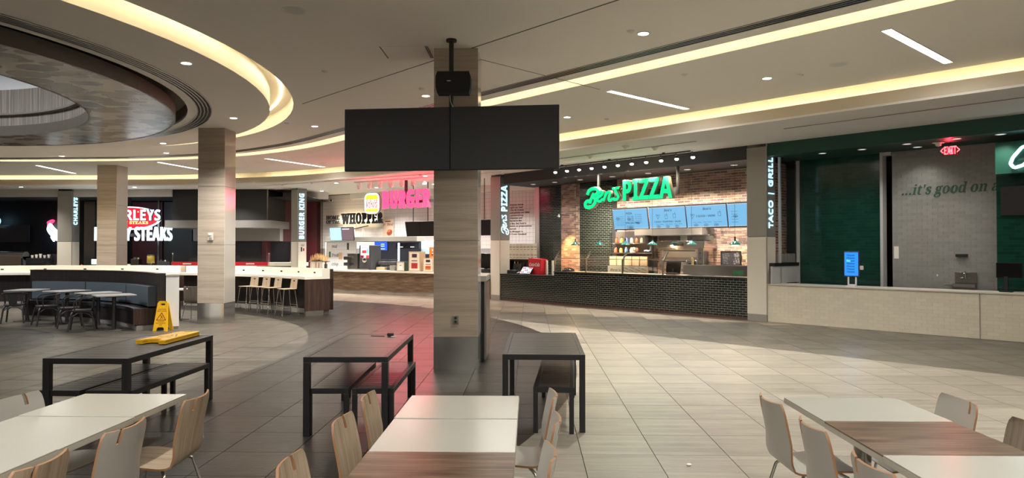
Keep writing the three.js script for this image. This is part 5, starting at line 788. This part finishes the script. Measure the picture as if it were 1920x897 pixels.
// ───────── black slatted tables and benches ─────────
function slatted(name, label, category, w, l, h, leg, [x, z], turn, group, slatN) {
  const t = thing(name, label, category, [x, 0, z], turn, group), hw = w / 2, hl = l / 2, rail = .052;
  for (const sx of [-1, 1]) for (const sz of [-1, 1]) part('leg', bx(sx > 0 ? hw - leg : -hw, sx > 0 ? hw : -hw + leg, 0, h - rail, sz > 0 ? hl - leg : -hl, sz > 0 ? hl : -hl + leg, .003), M.black, t);
  for (const s of [-1, 1]) { part('side_rail', bx(s > 0 ? hw - .045 : -hw, s > 0 ? hw : -hw + .045, h - rail, h, -hl, hl, .003), M.black, t); part('end_rail', bx(-hw + .045, hw - .045, h - rail, h, s > 0 ? hl - .03 : -hl, s > 0 ? hl : -hl + .03, .003), M.black, t); }
  const n = slatN, p = (l - .06) / n, g = box(w - .092, .016, p - .007, 0, 0, 0, .002);
  const sm = slatMats; for (let i = 0; i < n; i++) { const m = mesh('slat', g, sm[i % 3], t); m.position.set(0, h - .010, -hl + .03 + p * (i + .5)); }
  part('centre_rail', bx(-hw + .045, hw - .045, h - rail, h - .020, -.03, .03), M.black, t);
  return t;
}
const slatMats = [std(C(.030, .029, .028), .36), std(C(.034, .033, .031), .38), std(C(.027, .026, .025), .35)];
slatted('slatted_table', 'black slatted table carrying the folded yellow sign', 'table', .80, 1.69, .74, .06, [-4.08, -7.03], 0, 'black slatted tables', 16);
slatted('slatted_table', 'black slatted table in the middle with keys lying on it', 'table', .79, 1.71, .74, .06, [-1.735, -7.185], .03, 'black slatted tables', 16);
slatted('slatted_table', 'black slatted table standing half on the cream floor', 'table', .79, 1.70, .74, .055, [.155, -7.37], -.015, 'black slatted tables', 16);
slatted('slatted_bench', 'black slatted bench farther from the middle pillar under the table with the yellow sign', 'bench', .40, 1.47, .44, .045, [-4.325, -6.94], -.02, 'black slatted benches', 14);
slatted('slatted_bench', 'black slatted bench on the aisle side under the table with the yellow sign', 'bench', .44, 1.53, .44, .045, [-3.875, -6.98], 0, 'black slatted benches', 14);
slatted('slatted_bench', 'black slatted bench on the rotunda side under the table with keys', 'bench', .39, 1.49, .44, .045, [-1.925, -7.11], .05, 'black slatted benches', 14);
slatted('slatted_bench', 'black slatted bench on the pillar side under the table with keys', 'bench', .39, 1.51, .44, .045, [-1.485, -7.13], .028, 'black slatted benches', 14);
slatted('slatted_bench', 'black slatted bench under the table on the cream floor', 'bench', .385, 1.62, .44, .045, [.29, -7.28], -.07, 'black slatted benches', 14);
{ // keys and paper on the middle table
  const k = thing('key_bunch', 'small black key fob with paper tag on the slatted table', 'keys', [-1.60, .74, -7.86]);
  part('fob', box(.075, .035, .055, 0, .0185, 0, .012), M.black, k); part('ring', new THREE.TorusGeometry(.022, .003, 6, 18).rotateX(Math.PI / 2).translate(.04, .004, .02), M.chrome, k); part('paper_tag', box(.06, .003, .04, .05, .002, .06), M.paper, k); part('stick', bar([-.22, .004, .02], [-.06, .004, .05], .004), M.charcoal, k);
}

// ───────── white and walnut café tables ─────────
function cafeTable(x0, x1, z0, z1, y, kind, label) {
  const w = x1 - x0, l = z1 - z0, t = thing('cafe_table', label, 'table', [(x0 + x1) / 2, 0, (z0 + z1) / 2], 0, 'pushed-together cafe tables');
  const top = part('tabletop', uvMetres(box(w - .002, .008, l - .002, 0, y - .004, 0, .002)), kind === 'walnut' ? M.walnut : M.whiteTop, t, kind === 'walnut' ? 'walnut grain top' : 'white laminate top');
  part('edge_band', box(w, .03, l, 0, y - .0232, 0, .003), M.creamEdge, top); 
  part('spider', [box(.5, .02, .06, 0, y - .05, 0), box(.06, .02, .44, 0, y - .055, 0)], M.black, t);
  part('column', cyl(.05, .05, y - .085, 0, .02, 0, 24), M.steelDark, t); part('base_disc', lathe([[0, .03], [.06, .03], [.24, .012], [.25, .004], [.25, 0], [0, 0]], 36), M.steelDark, t);
  return t;
}
const zr = [-4.605, -3.985, -3.335, -2.70];
[[-3.035, -2.33, 'nearest the table with the yellow sign', ['white', 'white', 'white']], [-.79, -.065, 'in the middle group', ['white', 'white', 'walnut']], [1.70, 2.435, 'in the group by the cream floor edge', ['white', 'walnut', 'white']]].forEach(([a, b, where, kinds]) =>
  kinds.forEach((k, i) => cafeTable(a, b, zr[i] + .002, zr[i + 1] - .002, .76 + (i === 1 ? -.003 : 0), k, `${k === 'white' ? 'white-topped' : 'walnut-topped'} cafe table, ${['farthest', 'second', 'closest'][i]} of three, ${where}`)));

// ───────── bent plywood chairs ─────────
function plyShell() {
  const ctl = [[.225, .425], [.205, .44], [.12, .447], [-.02, .437], [-.12, .434], [-.175, .45], [-.205, .49], [-.222, .56], [-.245, .68], [-.27, .80], [-.277, .835]];
  const path = new THREE.CatmullRomCurve3(ctl.map(p => V3(0, p[1], p[0])), false, 'centripetal').getSpacedPoints(34), T = .012;
  const fr = [-1, -.8, -.55, -.25, 0, .22, .40, .535, .8, 1], N = path.length, half = i => { const s = i / (N - 1); let h = .205 - .012 * s; if (i > N - 4) h -= [.003, .009, .028][i - N + 3]; if (i < 3) h -= [.05, .02, .006][i]; return h; };
  const pts = (i, j, side) => { const p = path[i], q = path[Math.min(N - 1, i + 1)], o = path[Math.max(0, i - 1)], ty = q.y - o.y, tz = q.z - o.z, l = Math.hypot(ty, tz), ny = -tz / l, nz = ty / l, s = i / (N - 1), f = fr[j], bow = (s > .5 ? .035 : .008) * f * f * Math.min(1, Math.abs(s - .45) * 4); return V3(f * half(i), p.y + ny * (side * T + bow), p.z + nz * (side * T + bow)); };
  const notch = (i, j) => j === 6 && i >= N - 4;           // hand slot cut down from the top edge
  const quad = (out, a, b, c, d) => { for (const v of [a, b, c, a, c, d]) out.push(v.x, v.y, v.z); };
  const faceIn = [], faceOut = [], edge = [];
  for (let i = 0; i < N - 1; i++) for (let j = 0; j < fr.length - 1; j++) {
    if (notch(i, j)) continue;
    quad(faceIn, pts(i, j, 1), pts(i, j + 1, 1), pts(i + 1, j + 1, 1), pts(i + 1, j, 1)); quad(faceOut, pts(i, j + 1, 0), pts(i, j, 0), pts(i + 1, j, 0), pts(i + 1, j + 1, 0));
    if (j === 0 || notch(i, j - 1)) quad(edge, pts(i, j, 0), pts(i, j, 1), pts(i + 1, j, 1), pts(i + 1, j, 0));
    if (j === fr.length - 2 || notch(i, j + 1)) quad(edge, pts(i, j + 1, 1), pts(i, j + 1, 0), pts(i + 1, j + 1, 0), pts(i + 1, j + 1, 1));
    if (i === 0) quad(edge, pts(i, j + 1, 0), pts(i, j, 0), pts(i, j, 1), pts(i, j + 1, 1));
    if (i === N - 2) quad(edge, pts(N - 1, j, 0), pts(N - 1, j + 1, 0), pts(N - 1, j + 1, 1), pts(N - 1, j, 1));
  }
  quad(edge, pts(N - 4, 7, 0), pts(N - 4, 6, 0), pts(N - 4, 6, 1), pts(N - 4, 7, 1));
  const G = a => { const g = new THREE.BufferGeometry(); g.setAttribute('position', new THREE.Float32BufferAttribute(a, 3)); g.computeVertexNormals(); return uvMetres(toCreasedNormals(g, .6)); };
  return { faceIn: G(faceIn), faceOut: G(faceOut), edge: G(edge) };
}
const shell = plyShell();
const chairLegs = []; for (const sx of [-1, 1]) { chairLegs.push(tube([[sx * .06, .425, .10], [sx * .15, .424, .13], [sx * .19, .40, .16], [sx * .205, .2, .19], [sx * .22, .012, .215]], .0105, 26, 8), tube([[sx * .06, .420, -.08], [sx * .15, .418, -.10], [sx * .19, .395, -.13], [sx * .21, .2, -.185], [sx * .225, .012, -.225]], .0105, 26, 8)); }
const chairBar = merge([bar([-.06, .425, .10], [.06, .425, .10], .0105), bar([-.06, .420, -.08], [.06, .420, -.08], .0105)]), chairFoot = cyl(.013, .013, .014, 0, 0, 0, 10);
function plyChair(x, z, turn, inner, outer, label) {
  const t = thing('plywood_chair', label, 'chair', [x, 0, z], turn, 'bent plywood chairs');
  const sh = part('seat_shell', shell.faceIn, inner, t, inner === M.oak ? 'oak veneer inner face' : 'white laminate inner face'); part('rear_face', shell.faceOut, outer, sh); part('ply_edge', shell.edge, M.ply, sh, 'orange-brown plywood edge');
  chairLegs.forEach((g, i) => { const lg = part('leg', g, M.chrome, t), f = mesh('foot_cap', chairFoot, M.black, lg); f.position.set(i < 2 ? (i ? -.225 : -.22) : (i > 2 ? .225 : .22), 0, i % 2 ? -.225 : .215); }); part('seat_bracket', chairBar, M.chrome, t);
}
const right = Math.PI / 2, left = -Math.PI / 2;          // turn so that the seat faces +x or -x
const W = M.chairWhite, K = M.oak;
plyChair(-.755, -4.215, right + .03, K, K, 'oak plywood chair at the middle tables, oak side, farthest of the three');
plyChair(-.76, -3.63, right - .02, K, K, 'oak plywood chair at the middle tables, oak side, second of the three');
plyChair(-.79, -2.93, right + .04, K, K, 'oak plywood chair at the middle tables, closest to the camera');
plyChair(-.095, -4.30, left + .02, W, W, 'white plywood chair at the middle tables, farthest of the white row');
plyChair(-.10, -3.70, left - .03, W, W, 'white plywood chair at the middle tables, second of the white row');
plyChair(-.15, -3.08, left + .04, W, W, 'white plywood chair at the middle tables, white row end by the camera');
plyChair(-2.30, -4.19, left + .05, K, K, 'oak plywood chair whole in view beside the white tables');
plyChair(-2.32, -3.49, left - .02, W, W, 'white-backed plywood chair in front of the whole oak chair');
plyChair(-2.34, -2.90, left + .02, K, K, 'oak plywood chair cut by the frame next to the white-backed chair');
plyChair(-2.93, -4.12, right - .1, W, W, 'white plywood chair at the picture edge behind the white tables');
plyChair(1.705, -4.20, right + .02, W, W, 'grey-white plywood chair farthest of the row before the walnut table');
plyChair(1.71, -3.59, right - .02, W, W, 'grey-white plywood chair second of the row before the walnut table');
plyChair(1.70, -2.96, right + .02, W, W, 'grey-white plywood chair third of the row before the walnut table');
plyChair(2.37, -4.22, left - .02, W, W, 'white plywood chair across the walnut table, far corner');
plyChair(2.39, -3.60, left + .02, M.taupe, M.taupe, 'brown plywood chair at the picture edge across the walnut table');

// ───────── booth, its tables and metal chairs ─────────
function arcThing(name, label, category, R, a) { const p = polar(R, a), t = thing(name, label, category, [p[0], 0, -p[1]]); t.userData.origin = undefined; delete t.userData.origin; return [t, (R0, R1, a0, a1, y0, y1) => { const n = Math.max(2, Math.ceil(Math.abs(a1 - a0) / 2)), out = []; for (let i = 0; i <= n; i++) out.push(polar(R1, a0 + (a1 - a0) * i / n)); for (let i = n; i >= 0; i--) out.push(polar(R0, a0 + (a1 - a0) * i / n)); return plate(out, y0, y1).translate(-p[0], 0, p[1]); }]; }
{
  const [t, arc] = arcThing('curved_booth', 'long curved booth with slate-blue back cushions and dark wood surround', 'booth', 6.1, 28);
  part('back_wall', uvMetres(arc(6.27, 6.42, 3.5, 53.2, 0, 1.20)), M.espresso, t); part('back_cap', arc(6.25, 6.44, 3.5, 53.2, 1.20, 1.215), M.darkWood, t);
  for (const [a, b] of [[5.2, 20.5], [20.8, 36.5], [36.8, 51.6]]) { part('back_cushion', arc(6.12, 6.27, a, b, .50, .93), M.slate, t, 'slate-blue upholstered back cushion'); part('seat_cushion', arc(5.84, 6.14, a, b, .40, .47), M.slateSeat, t, 'dark seat cushion'); }
  part('seat_box', uvMetres(arc(5.88, 6.27, 5, 51.6, .1, .40)), M.espresso, t); part('end_panel', uvMetres(arc(5.84, 6.27, 51.6, 52.1, .12, .46)), M.darkWood, t, 'brown wood end panel'); part('plinth', arc(5.90, 6.27, 5, 52.1, 0, .1), M.greyStone, t); part('end_post', arc(6.27, 6.42, 53.2, 53.6, 0, 1.2), M.espresso, t);
  const [w, arcw] = arcThing('divider_post', 'plain white divider panel at the end of the curved booth', 'divider', 6.55, 52); part('panel', arcw(6.44, 6.70, 50.6, 53.4, .06, 1.17), M.whitePaint, w); part('panel_cap', arcw(6.43, 6.71, 50.5, 53.5, 1.17, 1.20), M.whiteSolid, w); part('foot_trim', arcw(6.45, 6.69, 50.7, 53.3, 0, .06), M.greyStone, w);
}
const tb = thing('booth_table', '', 'table', [0, 0, 0], 0, 'booth tables');
part('tabletop', box(.66, .028, .74, 0, .746, 0, .006), M.tableGrey, tb); part('underframe', box(.4, .02, .4, 0, .722, 0), M.black, tb); part('pedestal', cyl(.04, .04, .70, 0, .02, 0, 18), M.gun, tb); part('base_plate', [box(.42, .02, .42, 0, .01, 0, .006)], M.steelDark, tb);
const place = (o, R, a, dTurn = 0) => { const p = polar(R, a); o.position.set(p[0], 0, -p[1]); o.rotation.y = Math.PI - (-a * RAD) + dTurn; };   // faces away from the hall centre
[[9.3, 'first from the far end of the booth'], [22.4, 'second from the far end of the booth'], [36.2, 'third from the far end of the booth'], [47.4, 'at the booth end beside the yellow floor sign']].forEach(([a, l], i) => { const o = i ? dup(tb, [0, 0, 0], 0) : tb; o.userData.label = 'grey rectangular pedestal table ' + l; place(o, 5.55, a); });
const mc = thing('metal_armchair', '', 'chair', [0, 0, 0], 0, 'dark metal armchairs');
{
  part('seat', [box(.38, .022, .37, 0, .445, 0, .01), box(.36, .03, .35, 0, .425, 0, .01)], M.gun, mc);
  for (const sx of [-1, 1]) for (const sz of [-1, 1]) part('leg', tube([[sx * .15, .43, sz * .15], [sx * .185, .36, sz * .19], [sx * .20, .2, sz * .215], [sx * .225, .012, sz * .245]], .019, 16, 6), M.gun, mc);
  for (const s of [-1, 1]) part('leg_arch', tube([[s * .19, .30, -.19], [s * .175, .385, -.08], [s * .175, .385, .08], [s * .19, .30, .19]], .011, 14, 6), M.gun, mc); for (const s of [-1, 1]) part('leg_arch', tube([[-.19, .30, s * .19], [-.08, .385, s * .175], [.08, .385, s * .175], [.19, .30, s * .19]], .011, 14, 6), M.gun, mc);
  part('arm_hoop', tube([[-.215, .45, .12], [-.235, .60, .14], [-.245, .68, .08], [-.235, .70, -.1], [-.17, .72, -.215], [0, .73, -.245], [.17, .72, -.215], [.235, .70, -.1], [.245, .68, .08], [.235, .60, .14], [.215, .45, .12]], .0125, 60, 7), M.gun, mc);
  part('back_splat', upright([[-.075, 0], [.075, 0], [.10, .29], [-.10, .29]], .006, 0, [], .001).rotateX(-.16).translate(0, .44, -.185), M.gun, mc); for (const s of [-1, 1]) part('back_rod', bar([s * .16, .44, -.17], [s * .17, .72, -.215], .011), M.gun, mc);
}
[[10.6, 5.12, 'farthest, at the first booth table', .25], [23.6, 5.02, 'at the second booth table', .3], [35.0, 5.02, 'at the third booth table', .3], [44.5, 5.02, 'nearest the camera, at the last booth table', .3]].forEach(([a, R, l, dt], i) => { const o = i ? dup(mc, [0, 0, 0], 0) : mc; o.userData.label = 'dark metal armchair ' + l; place(o, R, a, dt); });

// ───────── curved bars and stools ─────────
for (const [a0, a1, label, endLabel] of [[-34, 12.3, 'curved white-topped bar behind the booth', 0], [13.4, 46.6, 'curved white-topped bar with wood end panel and wooden stools', 1]]) {
  const [t, arc] = arcThing('curved_bar', label, 'bar', 10.4, (a0 + a1) / 2);
  part('bar_wall', uvMetres(arc(10.32, 10.66, a0, a1 - .4, .12, 1.0)), M.espresso, t); part('plinth', arc(10.30, 10.66, a0, a1 - .6, 0, .12), M.greyStone, t);
  part('worktop', arc(9.92, 10.40, a0, a1, .945, 1.015), M.whiteSolid, t); part('raised_ledge', arc(10.40, 10.62, a0, a1, .945, 1.215), M.whiteSolid, t);
  part('end_panel', uvMetres(arc(9.94, 10.72, a1 - .4, a1, .12, .945)), M.darkWood, t, 'reddish wood end panel'); part('end_panel', uvMetres(arc(10.62, 10.72, a1 - 1.2, a1, .12, 1.2)), M.darkWood, t); part('end_plinth', arc(9.96, 10.45, a1 - .5, a1 - .05, 0, .12), M.steelBright, t);
  for (let a = a0 + 3; a < a1 - 2; a += (a1 - a0) / 7.2) part('power_outlet', arc(10.392, 10.40, a, a + .45, 1.085, 1.125), M.black, t);
}
const st = thing('bar_stool', '', 'stool', [0, 0, 0], 0, 'wooden bar stools');
{
  part('seat', uvMetres(box(.38, .014, .36, 0, .70, 0, .005)), M.oak, st);
  part('backrest', uvMetres(upright([[-.18, 0], [.18, 0], [.165, .27], [-.165, .27]], .012, 0, [[[-.05, .185], [.05, .185], [.05, .215], [-.05, .215]]], .001).rotateX(-.14).translate(0, .70, -.185)), M.oak, st);
  for (const sx of [-1, 1]) for (const sz of [-1, 1]) part('leg', tube([[sx * .10, .685, sz * .12], [sx * .155, .66, sz * .15], [sx * .21, .012, sz * .225]], .0115, 18, 7), M.chrome, st);
  for (const s of [-1, 1]) { part('footrest', bar([-.19, .28, s * .197], [.19, .28, s * .197], .009), M.chrome, st); part('footrest', bar([s * .187, .24, -.2], [s * .187, .24, .2], .009), M.chrome, st); }
}
[[25.6, 9.72, 'half hidden by the tall pillar'], [32.7, 9.62, 'second from the tall pillar'], [35.6, 9.66, 'third from the tall pillar'], [39.3, 9.62, 'fourth from the tall pillar'], [44.2, 9.62, 'closest to the wood end panel'], [-3.2, 9.7, 'at the picture edge under the bar behind the booth']].forEach(([a, R, l], i) => { const o = i ? dup(st, [0, 0, 0], 0) : st; o.userData.label = 'wooden bar stool with chrome legs ' + l; place(o, R, a); });

// small table and chair between booth and pillar
{
  const p = thing('side_table', 'small white square pedestal table between the booth and the tall pillar', 'table', [-8.62, 0, -16.6]); part('tabletop', box(.56, .03, .56, 0, .745, 0, .006), M.whiteSolid, p); part('pedestal', cyl(.045, .045, .71, 0, .02, 0, 16), M.black, p); part('base_disc', lathe([[0, .03], [.05, .03], [.24, .01], [.24, 0], [0, 0]], 28), M.black, p); part('paper_rack', box(.16, .26, .02, -.14, .58, .2), M.paper, p);
  const c = thing('plywood_chair', 'brown shell chair with its back to the camera beside the tall pillar', 'chair', [-8.12, 0, -16.45], Math.PI, 'bent plywood chairs'); part('seat_shell', shell.faceIn, M.taupe, c); part('rear_face', shell.faceOut, M.taupe, c); part('ply_edge', shell.edge, M.ply, c); for (const g of chairLegs) part('leg', g, M.chrome, c); part('seat_bracket', chairBar, M.chrome, c);
}

// ───────── wet floor signs ─────────
const cautionTex = picture(256, 512, (g, w, h) => {
  g.fillStyle = '#f2b80c'; g.fillRect(0, 0, w, h); g.fillStyle = g.strokeStyle = '#7a1f10'; g.textAlign = 'center'; g.font = 'bold 30px sans-serif'; g.fillText('CAUTION', 128, 140); g.fillText('WET FLOOR', 128, 172);
  g.lineWidth = 12; g.lineJoin = 'round'; g.beginPath(); g.moveTo(128, 190); g.lineTo(208, 318); g.lineTo(48, 318); g.closePath(); g.stroke();
  g.lineWidth = 11; g.beginPath(); g.moveTo(118, 238); g.lineTo(130, 268); g.lineTo(112, 300); g.moveTo(130, 268); g.lineTo(164, 290); g.moveTo(122, 246); g.lineTo(152, 252); g.stroke(); g.beginPath(); g.arc(110, 226, 9, 0, 7); g.fill();
  g.font = 'bold 26px sans-serif'; g.fillText('CUIDADO', 128, 352); g.fillText('PISO MOJADO', 128, 382); g.fillRect(100, 398, 56, 9);
});
const signFace = new THREE.MeshStandardMaterial({ map: cautionTex, roughness: .45 });
function signBoard() {                                     // local: foot at y=0, front on +z
  const out = [[-.15, 0], [-.085, 0], [-.075, .06], [-.05, .085], [.05, .085], [.075, .06], [.085, 0], [.15, 0], [.105, .60], [.085, .62], [-.085, .62], [-.105, .60]];
  const body = upright(out, .016, -.008, [[[-.05, .545], [.05, .545], [.05, .59], [-.05, .59]]], .002);
  const f = upright(out.map(p => [p[0] * .97, p[1] * .985 + .004]), .001, .011, [[[-.055, .54], [.055, .54], [.055, .595], [-.055, .595]]]);
  const uv = f.attributes.uv, ps = f.attributes.position; for (let i = 0; i < uv.count; i++) uv.setXY(i, ps.getX(i) / .30 + .5, ps.getY(i) / .62);
  return [body, f];
}
{
  const t = thing('wet_floor_sign', 'upright yellow wet floor sign standing at the booth end', 'floor sign', [-7.80, 0, -14.38], .1);
  for (const s of [1, -1]) { const [b, f] = signBoard(); const xf = g => g.rotateX(-.22 * 1).translate(0, 0, .145).rotateY(s > 0 ? 0 : Math.PI); const bd = part('board', xf(b), M.yellow, t); part('printed_face', xf(f), signFace, bd, 'caution print'); }
  part('hinge', bx(-.09, .09, .595, .625, -.022, .022, .004), M.yellow, t);
  const z = thing('wet_floor_sign', 'folded yellow wet floor sign lying on the black slatted table', 'floor sign', [-3.985, .742, -7.10], -.06);
  for (const y of [.012, .034]) { const [b, f] = signBoard(); const xf = g => g.scale(1.08, 1.25, 1).rotateX(-Math.PI / 2).translate(0, y, 0); const bd = part('board', xf(b), M.yellow, z); if (y > .02) part('printed_face', xf(f), signFace, bd, 'caution print'); }
}
// litter on the floor
for (const [x, z, l] of [[1.29, -5.55, 'scrap of white paper on the cream floor'], [-1.62, -9.35, 'crumpled paper scrap beside the pillar base']]) single('paper_scrap', new THREE.IcosahedronGeometry(.022, 1).scale(1, .5, .8).translate(0, .01, 0), M.paper, l, 'litter', [x, 0, z]);
renderer.render(scene, camera);
